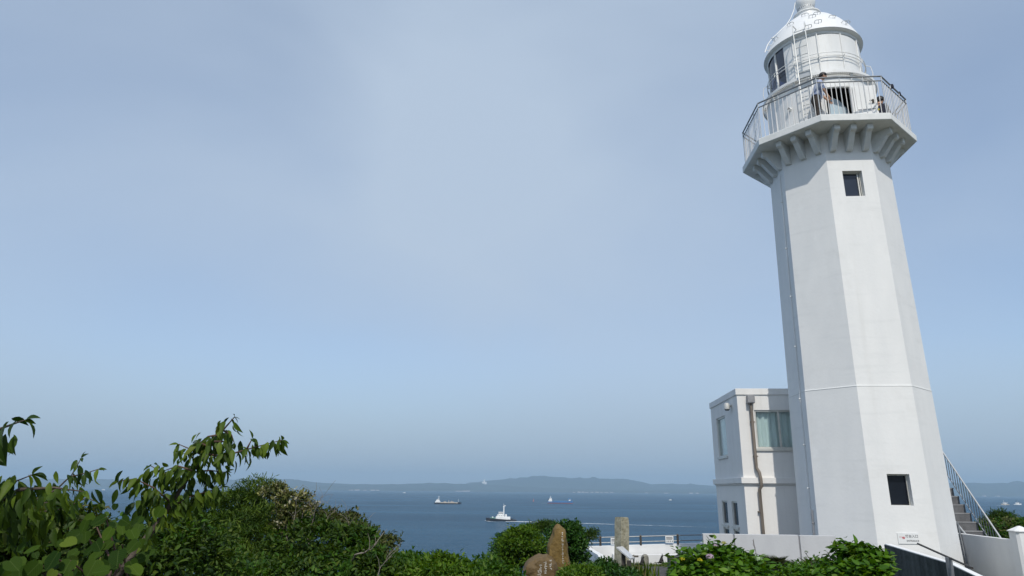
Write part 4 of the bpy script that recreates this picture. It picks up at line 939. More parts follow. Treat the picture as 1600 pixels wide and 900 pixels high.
# buoys and small craft
for px, py, hgt, mm, lb in ((833.5, 783.4, 3.6, 'buoy', 'small red buoy left of the blue cargo ship'), (829.5, 789.6, 1.6, 'hullblack', 'tiny dark float below the red buoy')):
    o, u, p = ship('buoy', px, py, lb, 'buoy'); k = hgt * u / 6
    mb = MB(); mb.lathe([(0, -.6), (2.0, -.5), (2.1, .6), (1.2, .9)], 12); mb.build('float', mm, o, smooth=True, angle=40); o.scale = (k,) * 3
    mb = MB(); mb.lathe([(1.1, .85), (.5, 3.6), (.5, 4.2), (0, 4.3)], 10); mb.lathe([(0, 4.31), (.7, 4.6), (.7, 5.4), (0, 6.0)], 10); mb.build('top_mark', mm, o, smooth=True, angle=40)
for px, py, lb in ((1047.5, 781.6, 'faint white boat far out above the sea railing'), (161.5, 765.8, 'tiny pale boat far out at the left between branches'), (632, 770.3, 'tiny boat close to the far shore above the tanker')):
    o, u, p = ship('motorboat', px, py, lb, 'boat'); s_ = 4.6 * u / 12; o.scale = (s_,) * 3
    hull(12, 4, lambda t_: 1.3 + .8 * t_, 'shipwhite', o, -1); bxs(o, 'cabin', 'shipwhite', ((-2, -1.4, 1.2), (3, 1.4, 3.6))); bxs(o, 'cabin_window', 'shipwin', ((-2.02, -1.2, 2.4), (-1.9, 1.2, 3.2)), ((-1.4, -1.42, 2.4), (2.4, 1.42, 3.1)))
# pale buildings along the far shore and the white tower on the hill
r2 = random.Random(21)
spots = [(548, 6), (556, 5), (570, 4), (582, 7), (590, 5), (716, 9), (724, 6), (730, 8), (897, 4), (905, 5), (911, 4), (917, 5), (925, 4), (933, 5), (940, 4), (948, 6), (956, 4), (1010, 4), (1041, 6), (1080, 5), (1090, 4), (560, 3), (1539, 4), (1560, 4)]
for i, (px, w_) in enumerate(spots):
    y_w = 768.4 + (px - 870) * .0097; d = ray(px, y_w); d = Vector((d.x, d.y, 0)) / d.y; p = d * 9230
    o = empty('shore_building', (p.x, p.y, SEA)); 
    cl_ = 'left' if px < 650 else 'mid' if px < 800 else 'right' if px < 1200 else 'far'
    tag(o, {'left': 'pale building on the far shore left of the tanker', 'mid': 'pale building on the far shore below the white hill tower', 'right': 'pale building on the far shore right of the blue cargo ship', 'far': 'pale building on the far shore right of the lighthouse'}[cl_], 'building', 'far shore buildings ' + {'left': 'left of the tanker', 'mid': 'below the hill tower', 'right': 'right of the cargo ship', 'far': 'right of the lighthouse'}[cl_])
    wd = w_ * 8.2; hg = r2.uniform(6, 13); dp_ = r2.uniform(20, 40)
    mb = MB(); mb.box((-wd / 2, 0, -1), (wd / 2, dp_, hg)); mb.build('wall', 'farwall', o)
    mb = MB(); mb.rings([[Vector((x, y, z)) for x, y in ((-wd / 2 * k, dp_ / 2 - dp_ / 2 * k), (wd / 2 * k, dp_ / 2 - dp_ / 2 * k), (wd / 2 * k, dp_ / 2 + dp_ / 2 * k), (-wd / 2 * k, dp_ / 2 + dp_ / 2 * k))] for k, z in ((1.04, hg + .1), (.55, hg + 3.5))]); mb.build('roof', 'farroof', o)
d = ray(756.5, 768); d = Vector((d.x, d.y, 0)) / d.y; p = d * 10250
hz_ = 14.5 * 10250 / FPX
o = empty('hill_tower', (p.x, p.y, SEA + hz_ - 45)); tag(o, 'white tower rising from the hazy far hills', 'tower')
mb = MB(); mb.lathe([(22, 0), (20, 30), (12, 34), (10, 62), (12, 64), (5, 70), (0, 78)], 12); mb.build('shaft', 'shipwhite', o)
mb = MB(); mb.box((-34, -14, 0), (34, 14, 40)); mb.build('base', 'shipwhite', o)

# ================================================================== PEOPLE and CATS
def skinned(name, verts, edges, radii, m, parent, sub=2, root=0):
    me = bpy.data.meshes.new(name); me.from_pydata([Vector(v) for v in verts], edges, []); o = bpy.data.objects.new(name, me); COL.objects.link(o)
    md = o.modifiers.new('skin', 'SKIN'); md.use_smooth_shade = True
    for i, r_ in enumerate(radii):
        sk = me.skin_vertices[0].data[i]; sk.radius = (r_, r_) if not isinstance(r_, tuple) else r_; sk.use_root = (i == root)
    md2 = o.modifiers.new('sub', 'SUBSURF'); md2.levels = sub; md2.render_levels = sub
    bpy.context.view_layer.update()
    ev = o.evaluated_get(bpy.context.evaluated_depsgraph_get()); m2 = bpy.data.meshes.new_from_object(ev); m2.name = name
    bpy.data.objects.remove(o); bpy.data.meshes.remove(me); m2.materials.clear(); m2.materials.append(M[m]); m2.polygons.foreach_set('use_smooth', [True] * len(m2.polygons))
    o = bpy.data.objects.new(name, m2); COL.objects.link(o); o.parent = parent; return o
def chain(*groups):
    """groups of (start index or None, [(x, y, z, r), ...]) -> verts, edges, radii"""
    V, E, Rr = [], [], []
    for st, pts in groups:
        prev = st
        for (x, y, z, r_) in pts:
            V.append((x, y, z)); Rr.append(r_); i = len(V) - 1
            if prev is not None: E.append((prev, i))
            prev = i
    return V, E, Rr
def person(name, root, lean, arm_r, arm_l, shirt, trousers, head_off=(.16, 0), label=None):
    """faces +x; lean = forward shift of chest; arms: lists of elbow, wrist offsets from the shoulder"""
    tag(root, label, 'person')
    ch, nk = lean, lean * 1.45
    sh = 1.22
    shR, shL = Vector((ch + .01, -.17, sh)), Vector((ch + .01, .17, sh))
    def hand(w, dirv, sgn):
        d = Vector(dirv).normalized(); s_ = d.cross(Vector((0, sgn, 0))).normalized(); n_ = d.cross(s_)
        return w, d, s_
    pts = [(None, [(0, 0, .80, .105), (ch * .5, 0, .98, .112), (ch, 0, 1.16, .13), (nk - .02, 0, 1.30, .065), (nk + .01, 0, 1.365, .055), (nk + head_off[0] * .5, 0, 1.42, .082), (nk + head_off[0] * .62, 0, 1.49, .088), (nk + head_off[0] * .5, 0, 1.55, .06)])]
    V, E, Rr = chain(*pts)
    def add(start, lst):
        prev = start
        for (x, y, z, r_) in lst:
            V.append((x, y, z)); Rr.append(r_); E.append((prev, len(V) - 1)); prev = len(V) - 1
        return prev
    for sgn, foot in ((-1, .10), (1, -.06)):
        add(0, [(0, .09 * sgn, .74, .085), (.03, .10 * sgn, .44, .062), (-.01, .10 * sgn, .10, .042), (.0 + .02, .10 * sgn, .045, .042), (.14, .11 * sgn, .03, .035)])
    for sgn, arm in ((-1, arm_r), (1, arm_l)):
        s0 = shR if sgn < 0 else shL; e = s0 + Vector(arm[0]); w = e + Vector(arm[1]); d = (w - e).normalized()
        last = add(2, [(s0.x, s0.y, s0.z, .056), (e.x, e.y, e.z, .042), (w.x, w.y, w.z, .029), (*(w + d * .06), .034)])
        s_ = Vector((0, 1, 0)).cross(d).normalized() if abs(d.y) < .9 else Vector((1, 0, 0)); palm = Vector(V[last])
        for k in range(4):
            q = palm + s_ * (.026 - .0175 * k) + d * .03; add(last, [(*q, .009), (*(q + d * (.035 + .006 * (k in (1, 2)))), .0085), (*(q + d * .06 + Vector((0, 0, -.012))), .0075)])
        q = Vector(V[last - 1]); add(last - 1, [(*(q + s_ * .045 + d * .03), .010), (*(q + s_ * .055 + d * .065), .009)])
    body = skinned('body', V, E, Rr, 'skin', root)
    # shirt: torso and sleeves
    G = [(None, [(0, 0, .66, .175), (ch * .5, 0, .95, .160), (ch, 0, 1.15, .165), (ch + .03, 0, 1.27, .105), (ch + .05, 0, 1.36, .085)])]; V2, E2, R2 = chain(*G)
    for sgn, arm in ((-1, arm_r), (1, arm_l)):
        s0 = shR if sgn < 0 else shL; e = s0 + Vector(arm[0]) * 1.0 + Vector(arm[1]) * .15; i0 = len(V2)
        V2 += [tuple(s0 + Vector((0, -.005 * sgn, 0))), tuple(s0 + Vector(arm[0]) * .5), tuple(e)]; R2 += [.078, .070, .066]; E2 += [(2, i0), (i0, i0 + 1), (i0 + 1, i0 + 2)]
    skinned('shirt', V2, E2, R2, shirt, root)
    V3, E3, R3 = [(0, 0, .90), (0, 0, .76)], [(0, 1)], [.148, .148]
    for sgn in (-1, 1):
        i0 = len(V3); V3 += [(0, .085 * sgn, .70), (.03, .10 * sgn, .44), (0, .10 * sgn, .10)]; R3 += [.112, .085, .072]; E3 += [(1, i0), (i0, i0 + 1), (i0 + 1, i0 + 2)]
    skinned('trousers', V3, E3, R3, trousers, root)
    # hair cap and facial features
    hc = Vector((nk + head_off[0] * .58, 0, 1.50)); mb = MB(); rings = []
    for k in range(8):
        ph = k / 7 * math.pi * .60; rg_ = []
        for j in range(16):
            a = 2 * math.pi * j / 16; fr = max(0, math.cos(a)); r_ = .108 * math.sin(ph) + .002
            rg_.append(hc + Vector((r_ * math.cos(a) * 1.05 - .012, r_ * math.sin(a) * .95, .108 * math.cos(ph) + .035 * fr * (k / 7) ** 2 - .05 * max(0, -math.cos(a)) * (k / 7) ** 2 + .004 * noise.noise(Vector((a * 3, k, 0))))))
        rings.append(rg_)
    mb.rings(rings); mb.build('hair', 'hair', root, smooth=True)
    fx = hc.x + .085
    mb = MB(); mb.rings([[Vector((fx - .01, y, z)) for y, z in ((-.014, 1.455), (.014, 1.455), (.008, 1.495), (-.008, 1.495))], [Vector((fx + .018, y, z)) for y, z in ((-.007, 1.458), (.007, 1.458), (.003, 1.475), (-.003, 1.475))]]); mb.build('nose', 'skin', root)
    for sy in (-.034, .034):
        mb = MB(); mb.box((fx - .014, sy - .012, 1.487), (fx + .002, sy + .012, 1.497)); mb.build('eye', 'hair', root)
    mb = MB(); mb.box((fx - .016, -.024, 1.432), (fx + .001, .024, 1.439)); mb.build('mouth', 'twigred', root)
    for sy in (-.09, .09):
        mb = MB(); mb.rings([[Vector((hc.x + x, sy + d, 1.475 + z)) for x, z in ((-.012, -.03), (.014, -.022), (.018, .02), (-.016, .028))] for d in (-.008, .008)]); mb.build('ear', 'skin', root, bevel=.004)
    for sgn in (-1, 1):
        mb = MB(); mb.rings([[Vector((x, .105 * sgn + y * s2, z)) for x, y in ((-.07, -.04), (.16, -.045), (.20, 0), (.16, .045), (-.07, .04))] for z, s2 in ((.0, 1), (.05, 1), (.085, .6))]); mb.build('shoe', 'black', root, bevel=.012)
p1_ = empty('person', lw(-.73, -1.60, PT + .004), TL + R(-14))
person('person', p1_, .12, [(.06, -.05, -.27), (.10, .03, -.23)], [(.09, .03, -.26), (.13, -.03, -.20)], 'shirt', 'trousers', label='person in blue checked shirt and brown trousers leaning on the lighthouse gallery')
p1_.scale = (.90, .90, .88)
p2_ = empty('person', lw(1.58, -.02, PT + .004), TL + R(35))
person('person', p2_, .06, [(.03, -.03, -.26), (.10, .06, -.20)], [(.03, .03, -.26), (.10, -.06, -.20)], 'navy', 'navy', label='person in dark navy clothes behind the right side of the gallery railing')
p2_.scale = (1.08, 1.08, 1.08)
def cat(px, py, Y, flip, label, hgt):
    p = at(px, py, Y); o = empty('cat', p, 0); tag(o, label, 'cat', 'black cats by the stone marker')
    V, E, Rr = chain((None, [(0, 0, .07, .085), (.02, 0, .17, .075), (.05, 0, .26, .055), (.075, 0, .32, .045), (.10, 0, .355, .048), (.15, 0, .345, .028)]))
    def add(st, lst):
        prev = st
        for (x, y, z, r_) in lst: V.append((x, y, z)); Rr.append(r_); E.append((prev, len(V) - 1)); prev = len(V) - 1
    for s_ in (-1, 1):
        add(1, [(.10, .035 * s_, .16, .028), (.12, .035 * s_, .06, .02), (.135, .035 * s_, .012, .02), (.16, .035 * s_, .01, .014)])
        add(0, [(.03, .075 * s_, .06, .05), (.07, .085 * s_, .02, .025), (.11, .085 * s_, .012, .018)])
    add(0, [(-.09, .0, .04, .03), (-.17, .02, .03, .018), (-.24, .06, .03, .015), (-.28, .10, .04, .012)])
    skinned('body', V, E, Rr, 'fur', o)
    for s_ in (-1, 1):
        mb = MB(); mb.rings([[Vector((.085 + x, .028 * s_ + y, .388)) for x, y in ((-.012, -.017), (.014, 0), (-.012, .017))], [Vector((.085 + x * .1, .034 * s_ + y * .1, .435)) for x, y in ((-.012, -.017), (.014, 0), (-.012, .017))]]); mb.build('ear', 'fur', o)
        mb = MB(); mb.box((.138, .018 * s_ - .006, .360), (.147, .018 * s_ + .006, .368)); mb.build('eye', 'yellow', o)
    k = hgt / .43; o.scale = (k * flip, k, k)
cat(1032.5, 880.5, 20.0, 1, 'black cat sitting upright on the grass right of the stone marker', .25)
cat(1002.5, 883.5, 18.6, 1, 'black cat sitting in front of the stone marker on its left side', .24)

# ================================================================== VEGETATION
def T_diamond(w=.42): return np.array([(0, 0, 0), (-w / 2, .45, .06), (0, 1, -.10), (w / 2, .45, .06)], float), [(0, 3, 2), (0, 2, 1)]
def T_oval(w=.46, fold=.10, droop=.22, tip=1.0):
    V = [(0, 0, 0)]; F = []
    ts = (.12, .32, .55, .78); ws = (.55, .95, .92, .52)
    for t_, ww in zip(ts, ws):
        z = -droop * t_ * t_; V += [(-w / 2 * ww, t_ + .02, z + fold * ww), (0, t_, z), (w / 2 * ww, t_ + .02, z + fold * ww)]
    V.append((0, tip, -droop)); n = len(V) - 1
    F += [(0, 2, 1), (0, 3, 2)]
    for i in range(3):
        a = 1 + i * 3; F += [(a, a + 1, a + 4, a + 3), (a + 1, a + 2, a + 5, a + 4)]
    F += [(10, 11, n), (11, 12, n)]
    return np.array(V, float), F
def T_round(w=.95):
    V = [(0, 0, 0)]; F = []
    rim = [(-.10, -.10), (-.34, -.06), (-.48, .22), (-.46, .52), (-.28, .80), (0, 1.0), (.28, .80), (.46, .52), (.48, .22), (.34, -.06), (.10, -.10)]
    mid = [(0, .45, -.03)]
    V = [(0, .0, 0), (0, .35, -.02), (0, .7, -.05)] + [(x * w / .95, y, .05 * abs(x) * 2 - .10 * max(0, y - .5) + .03 * math.sin(x * 9 + y * 7)) for x, y in rim]
    r0 = 3; L_ = [r0 + i for i in range(6)]; Rr = [r0 + 10 - i for i in range(6)]
    F = [(0, L_[1], L_[0]), (0, 1, L_[2], L_[1]), (1, 2, L_[3], L_[2]), (2, L_[4], L_[3]), (2, L_[5], L_[4]),
         (0, Rr[0], Rr[1]), (0, Rr[1], Rr[2], 1), (1, Rr[2], Rr[3], 2), (2, Rr[3], Rr[4]), (2, Rr[4], Rr[5])]
    return np.array(V, float), F
TPL = {'diamond': T_diamond(), 'needle': T_diamond(.16), 'oval': T_oval(), 'oval_w': T_oval(.62, .08, .18), 'cherry': T_oval(.38, .09, .34), 'round': T_round(), 'blade': T_diamond(.07)}
def unit(a): return a / np.maximum(np.linalg.norm(a, axis=-1, keepdims=True), 1e-9)
def frames(ydir, zdir):
    y = unit(ydir); x = unit(np.cross(y, zdir)); z = np.cross(x, y); return x, y, z
def leaf_mesh(name, pos, ydir, zdir, size, tpl, m, parent, kind='stuff'):
    V, F = TPL[tpl]; pos = np.asarray(pos, float); x, y, z = frames(np.asarray(ydir, float), np.asarray(zdir, float)); N = len(pos); k = len(V)
    size = np.broadcast_to(np.asarray(size, float), (N,))[:, None, None]
    W_ = (V[None, :, 0:1] * x[:, None] + V[None, :, 1:2] * y[:, None] + V[None, :, 2:3] * z[:, None]) * size + pos[:, None]
    off = np.array(parent.location) if parent else 0
    W_ = (W_ - off).reshape(-1, 3)
    me = bpy.data.meshes.new(name); me.vertices.add(N * k); me.vertices.foreach_set('co', W_.ravel())
    lens = np.array([len(f_) for f_ in F]); flat = np.concatenate([np.array(f_) for f_ in F])
    loops = (flat[None] + (np.arange(N) * k)[:, None]).ravel()
    me.loops.add(len(loops)); me.loops.foreach_set('vertex_index', loops)
    tot = np.tile(lens, N); st = np.concatenate([[0], np.cumsum(tot)[:-1]]); me.polygons.add(len(tot)); me.polygons.foreach_set('loop_start', st)
    try: me.polygons.foreach_set('loop_total', tot)
    except Exception: pass
    me.materials.append(M[m]); me.update(calc_edges=True); me.validate()
    o = bpy.data.objects.new(name, me); COL.objects.link(o)
    if parent: o.parent = parent
    if kind: o['kind'] = kind
    return o
_single = {}
def leaf_objects(pos, ydir, zdir, size, tpl, m, parent, name='leaf'):
    key = (tpl, m)
    if key not in _single:
        V, F = TPL[tpl]; me = bpy.data.meshes.new('leaf'); me.from_pydata([tuple(v) for v in V], [], F); me.materials.append(M[m]); me.polygons.foreach_set('use_smooth', [tpl != 'diamond'] * len(me.polygons)); _single[key] = me
    x, y, z = frames(np.asarray(ydir, float), np.asarray(zdir, float)); off = parent.location
    for i in range(len(pos)):
        s_ = float(size[i]); mt = Matrix(((x[i][0] * s_, y[i][0] * s_, z[i][0] * s_, pos[i][0] - off.x), (x[i][1] * s_, y[i][1] * s_, z[i][1] * s_, pos[i][1] - off.y), (x[i][2] * s_, y[i][2] * s_, z[i][2] * s_, pos[i][2] - off.z), (0, 0, 0, 1)))
        o = bpy.data.objects.new(name, _single[key]); COL.objects.link(o); o.parent = parent; o.matrix_basis = mt
def crown(blobs, n, clump_r=.16, clumps=26, seed=0, shell=.72, up=.45, flat=.62):
    """blobs: (center Vector, (rx, ry, rz)). Clumped points on uneven shells: returns pos, out"""
    r = np.random.default_rng(seed); wts = np.array([(b_[1][0] * b_[1][1] * b_[1][2]) ** .67 for b_ in blobs]); wts /= wts.sum(); P_, O_ = [], []
    for (c, rad), w in zip(blobs, wts):
        k = max(6, int(clumps * w * len(blobs))); d = unit(r.normal(size=(k, 3))); d[:, 2] = np.where(d[:, 2] < -.5, -d[:, 2], d[:, 2])
        rf = shell + (1.24 - shell) * r.random(k); cc = np.array(c)[None] + d * np.maximum(np.array(rad) - clump_r * .75, .02)[None] * rf[:, None]
        m_ = max(1, int(n * w)); ix = r.integers(0, k, m_); cs = clump_r * (.55 + .9 * r.random(k))
        g = r.normal(size=(m_, 3)) * np.array([1, 1, flat]); g = g / np.maximum(1, np.linalg.norm(g, axis=1, keepdims=True) / 1.7)
        pp = cc[ix] + g * cs[ix][:, None] * .62; P_.append(pp); O_.append(unit(d[ix] * .7 + unit(g) * .8 + np.array([0, 0, up])))
    return np.concatenate(P_), np.concatenate(O_)
def leaf_dirs(out, r, spread=.8, droop=.0):
    y = unit(out + r.normal(size=out.shape) * spread + np.array([0, 0, -droop])); z = unit(out + np.array([0, 0, .7]) + r.normal(size=out.shape) * .45); return y, z
def stems(root, tops, m, r0=.05, name='branch', joined=None, seed=0):
    rr = random.Random(seed); base = root.location
    for tp in tops:
        p = Vector(tp) - base; mid = p * .5 + Vector((rr.uniform(-.12, .12), rr.uniform(-.1, .1), .05)); mb = MB(); mb.tube([Vector((0, 0, -.1)), mid * .5 + Vector((0, 0, .05)), mid, p * .8, p], [r0, r0 * .85, r0 * .65, r0 * .4, r0 * .15], 6); mb.build(name, m, root, smooth=True)
def shrub(name, label, cat_, base, blobs, n, size, tpl, m, seed, clump_r=.16, clumps=26, group=None, bark='bark', r0=.04, spread=.8, droop=0, singles=0, m_single=None, s_single=None, tpl_single=None, shell=.72, up=.45, flat=.62, m2=None, p2=.35, lie=1.0):
    root = empty(name, base); tag(root, label, cat_, group)
    r = np.random.default_rng(seed + 100); pos, out = crown(blobs, n, clump_r, clumps, seed, shell, up, flat)
    y, z = leaf_dirs(out, r, spread, droop); y = unit(y * np.array([1, 1, lie])); sz = size * (.65 + .7 * r.random(len(pos)))
    stems(root, [b_[0] for b_ in blobs], bark, r0, 'stem', seed=seed)
    if singles:   # the leaves that show largest: nearest the camera side of the crown
        k = np.argsort(pos[:, 1] - .35 * pos[:, 2] + r.random(len(pos)) * .25)[:singles]; kk = np.ones(len(pos), bool); kk[k] = False
        leaf_objects(pos[k], y[k], z[k], sz[k] * (s_single or 1), tpl_single or tpl, m_single or m, root)
        pos, y, z, sz = pos[kk], y[kk], z[kk], sz[kk]
    if m2:      # some sprays carry paler new growth
        cell = np.floor(pos / (clump_r * 1.4)).astype(int); hsh = (cell[:, 0] * 73856093 ^ cell[:, 1] * 19349663 ^ cell[:, 2] * 83492791) % 100; k2 = hsh < p2 * 100
        leaf_mesh('new_growth', pos[k2], y[k2], z[k2], sz[k2], tpl, m2, root); pos, y, z, sz = pos[~k2], y[~k2], z[~k2], sz[~k2]
    leaf_mesh('crown', pos, y, z, sz, tpl, m, root)
    return root
def B(px, py, Y, rx, ry, rz): return (at(px, py, Y), (rx, ry, rz))

# --- cherry tree on the left, close to the camera
CT = empty('cherry_tree', (-2.95, 3.25, -.12)); tag(CT, 'cherry tree boughs with drooping pointed leaves at the left edge', 'tree')
node = at(-70, 905, 3.3)
mb = MB(); mb.tube([Vector((0, 0, -.2)), Vector((.02, .0, .5)), node - CT.location], [.10, .085, .06], 10); mb.build('trunk', 'bark', CT, smooth=True)
def bough(pts, r0, leafy=1.0, tw=True, L_=.10, seed=0, start=.0, spread=.06):
    """pts (px, py, Y): a twig with hanging leaves; returns leaf arrays"""
    W_ = [p if isinstance(p, Vector) else at(*p) for p in pts]; N = len(W_)
    mb = MB(); mb.tube([p - CT.location for p in W_], [max(.0022, r0 * (1 - .85 * i / (N - 1))) for i in range(N)], 6); mb.build('branch', 'twigred' if r0 < .007 else 'bark', CT, smooth=True)
    rr = np.random.default_rng(seed); pos, yd, zd, sz = [], [], [], []
    tot = sum((b_ - a).length for a, b_ in zip(W_[:-1], W_[1:])); acc = 0
    for a, b_ in zip(W_[:-1], W_[1:]):
        seg = (b_ - a).length; k = max(1, int(seg / .0115 * leafy))
        for i in range(k):
            t_ = (i + rr.random()) / k
            if (acc + seg * t_) / tot < start: continue
            p = np.array(a.lerp(b_, t_)); d = np.array((b_ - a).normalized())
            side = rr.normal(size=3) * np.array([1, 1, .5]); side = side - d * side.dot(d); side /= np.linalg.norm(side)
            off = side * spread * rr.random()
            y = unit(d * .35 + side * .55 + np.array([0, 0, -1.05]) + rr.normal(size=3) * .25); zz_ = unit(side * .6 + np.array([0, -.55, .35]) + rr.normal(size=3) * .45)
            pos.append(p + off); yd.append(y); zd.append(zz_); sz.append(L_ * (.55 + .55 * rr.random()))
        acc += seg
    for q in range(3):   # tuft at the tip
        d = np.array((W_[-1] - W_[-2]).normalized()); pos.append(np.array(W_[-1])); yd.append(unit(d + rr.normal(size=3) * .5 + np.array([0, 0, -.3]))); zd.append(unit(np.array([0, -.6, .7]) + rr.normal(size=3) * .3)); sz.append(L_ * (.4 + .4 * rr.random()))
    return pos, yd, zd, sz
near, far_ = [[], [], [], []], [[], [], [], []]
def addl(dst, r_):
    for a, b_ in zip(dst, r_): a.extend(b_)
b4 = [(150, 945, 3.8), (212, 862, 3.8), (255, 806, 3.8), (290, 752, 3.8), (322, 706, 3.78), (345, 676, 3.75), (366, 652, 3.72)]
mb = MB(); mb.tube([Vector((.02, 0, .5)), at(30, 960, 3.6) - CT.location, at(150, 945, 3.8) - CT.location], [.07, .045, .03], 8); mb.build('branch', 'bark', CT, smooth=True)
addl(near, bough([node, (-45, 720, 3.0), (0, 670, 2.9), (22, 662, 2.86), (40, 656, 2.82)], .010, .55, seed=1, start=.55, L_=.115))
addl(near, bough([node, (-30, 800, 3.1), (30, 765, 3.0), (85, 762, 3.0), (130, 768, 2.95)], .014, 1.15, seed=2, start=.2, spread=.10, L_=.082))
addl(near, bough([(5, 782, 3.05), (25, 752, 3.05), (50, 742, 3.0)], .006, 1.2, seed=3, spread=.08))
addl(near, bough([(20, 800, 3.7), (88, 765, 3.7), (112, 742, 3.7), (127, 716, 3.68)], .007, .75, seed=4, start=.4, L_=.075))
addl(near, bough([(110, 745, 3.7), (135, 739, 3.7), (154, 733, 3.7)], .004, .9, seed=5, L_=.07))
addl(near, bough([(60, 815, 3.9), (110, 790, 3.9), (135, 778, 3.9), (156, 786, 3.9)], .006, .8, seed=6, L_=.07))
addl(near, bough(b4, .020, 1.25, seed=7, start=.30, spread=.09, L_=.080))
for i, (pts, lf) in enumerate((
    ([(268, 786, 3.8), (240, 762, 3.75), (210, 748, 3.7), (186, 752, 3.7)], 1.5), ([(285, 758, 3.8), (260, 742, 3.8), (236, 728, 3.8)], 1.5),
    ([(300, 735, 3.7), (278, 728, 3.7), (258, 735, 3.7)], 1.4),
    ([(320, 708, 3.75), (345, 714, 3.7), (380, 704, 3.68), (412, 695, 3.65), (440, 688, 3.6)], 1.0), ([(318, 712, 3.8), (298, 702, 3.8), (279, 694, 3.8)], 1.2),
    ([(335, 690, 3.7), (352, 690, 3.7), (360, 700, 3.7)], 1.4), ([(300, 738, 3.85), (328, 735, 3.8), (352, 738, 3.8)], 1.7), ([(262, 795, 3.8), (300, 775, 3.8), (345, 762, 3.8)], 1.5),
    ([(340, 680, 3.75), (325, 682, 3.75), (312, 692, 3.75)], 1.4), ([(348, 672, 3.72), (362, 680, 3.72), (366, 692, 3.72)], 1.1), ([(330, 700, 3.7), (310, 690, 3.7)], 1.4), ([(385, 703, 3.67), (390, 693, 3.67), (394, 686, 3.67)], .35))):
    addl(near, bough(pts, .0065, lf * 1.35, seed=20 + i, spread=.06, L_=.077))
for i, pts in enumerate(([(20, 830, 3.4), (60, 800, 3.4), (100, 795, 3.4)], [(0, 800, 3.3), (30, 790, 3.3), (75, 785, 3.3)], [(-20, 840, 3.5), (20, 820, 3.5), (60, 815, 3.5)], [(215, 800, 4.0), (240, 785, 4.0), (262, 765, 4.0)])):
    addl(far_, bough(pts, .008, 2.6, seed=60 + i, spread=.14))
N_ = len(near[0]); keep = 300
idx = np.random.default_rng(5).permutation(N_); A_ = [np.array(q_) for q_ in near]
i1, i2 = idx[:keep], idx[keep:]
leaf_objects(A_[0][i1], A_[1][i1], A_[2][i1], A_[3][i1], 'cherry', 'lf_cherry_o', CT)
F_ = [np.concatenate([A_[q_][i2], np.array(far_[q_])]) if len(i2) else np.array(far_[q_]) for q_ in range(4)]
leaf_mesh('foliage', F_[0], F_[1], F_[2], F_[3], 'cherry', 'lf_cherry', CT)

# --- broad leaved vine below the cherry bough
VN = empty('broad_leaved_vine', at(120, 1000, 2.9)); tag(VN, 'climbing vine with large round heart shaped leaves at lower left', 'vine')
r = np.random.default_rng(31); pos, yd, zd, sz = [], [], [], []
for px, py, Y, s_ in [(165, 812, 2.9, .13), (205, 832, 2.9, .12), (125, 838, 2.8, .14), (150, 850, 2.75, .12), (100, 850, 2.7, .13), (90, 868, 2.65, .15), (60, 885, 2.6, .14), (150, 880, 2.7, .14), (185, 865, 2.8, .15), (205, 888, 2.8, .15), (175, 830, 2.9, .12), (110, 880, 2.7, .13), (30, 892, 2.6, .13), (135, 818, 3.0, .12), (190, 815, 3.0, .11), (222, 815, 3.0, .11), (85, 895, 2.6, .08), (108, 898, 2.6, .07), (15, 880, 2.6, .13), (60, 860, 2.8, .12), (170, 895, 2.7, .12), (120, 895, 2.6, .10), (215, 850, 2.9, .12), (230, 872, 3.0, .12)]:
    for q_ in range(4):
        p = at(px + r.normal() * 12 * (q_ > 0), py + r.normal() * 10 * (q_ > 0) - 4, Y + (.10 * q_) + r.normal() * .04)
        pos.append(np.array(p)); yd.append(unit(np.array([r.normal() * .7, -.3, -.75 + r.normal() * .35]))); zd.append(unit(np.array([r.normal() * .5, -.75, .75 + r.normal() * .3]))); sz.append(s_ * (1 if q_ == 0 else r.uniform(.5, .95)) * .44)
leaf_objects(np.array(pos), np.array(yd), np.array(zd), np.array(sz), 'round', 'lf_vine_o', VN)
for i in range(8):
    mb = MB(); a = Vector((0, 0, 0)); b_ = Vector(pos[i * 11]) - VN.location; mb.tube([a, a.lerp(b_, .5) + Vector((.05, .1, .03)), b_], [.008, .006, .003], 5); mb.build('stem', 'twigred', VN)

# --- undergrowth on the left
shrub('undergrowth_shrub', 'dark leafy shrub under the cherry boughs at far left', 'shrub', at(20, 1050, 4.6) , [B(5, 850, 4.6, .55, .5, .30), B(70, 868, 4.6, .45, .4, .28), B(0, 900, 4.2, .6, .4, .35), B(110, 900, 4.8, .6, .4, .35)], 8500, .055, 'oval', 'lf_dark', 41, .13, 60)
shrub('thin_shrub', 'sparse twiggy shrub with small pale leaves between the boughs', 'shrub', at(110, 980, 4.4), [B(105, 815, 4.4, .22, .2, .16), B(75, 825, 4.4, .2, .2, .15), B(118, 845, 4.4, .2, .2, .15)], 700, .05, 'oval', 'lf_scrub', 42, .10, 40)
shrub('undergrowth_shrub', 'deep green shrub filling the bottom between vine and pine', 'shrub', at(250, 1030, 5.2), [B(225, 880, 5.2, .55, .4, .30), B(300, 905, 5.4, .6, .4, .22), B(270, 850, 5.4, .35, .3, .25), B(310, 860, 5.6, .3, .3, .2), B(160, 890, 5, .5, .4, .3)], 11000, .042, 'oval', 'lf_dark', 43, .13, 60, m2='lf_green', p2=.2)
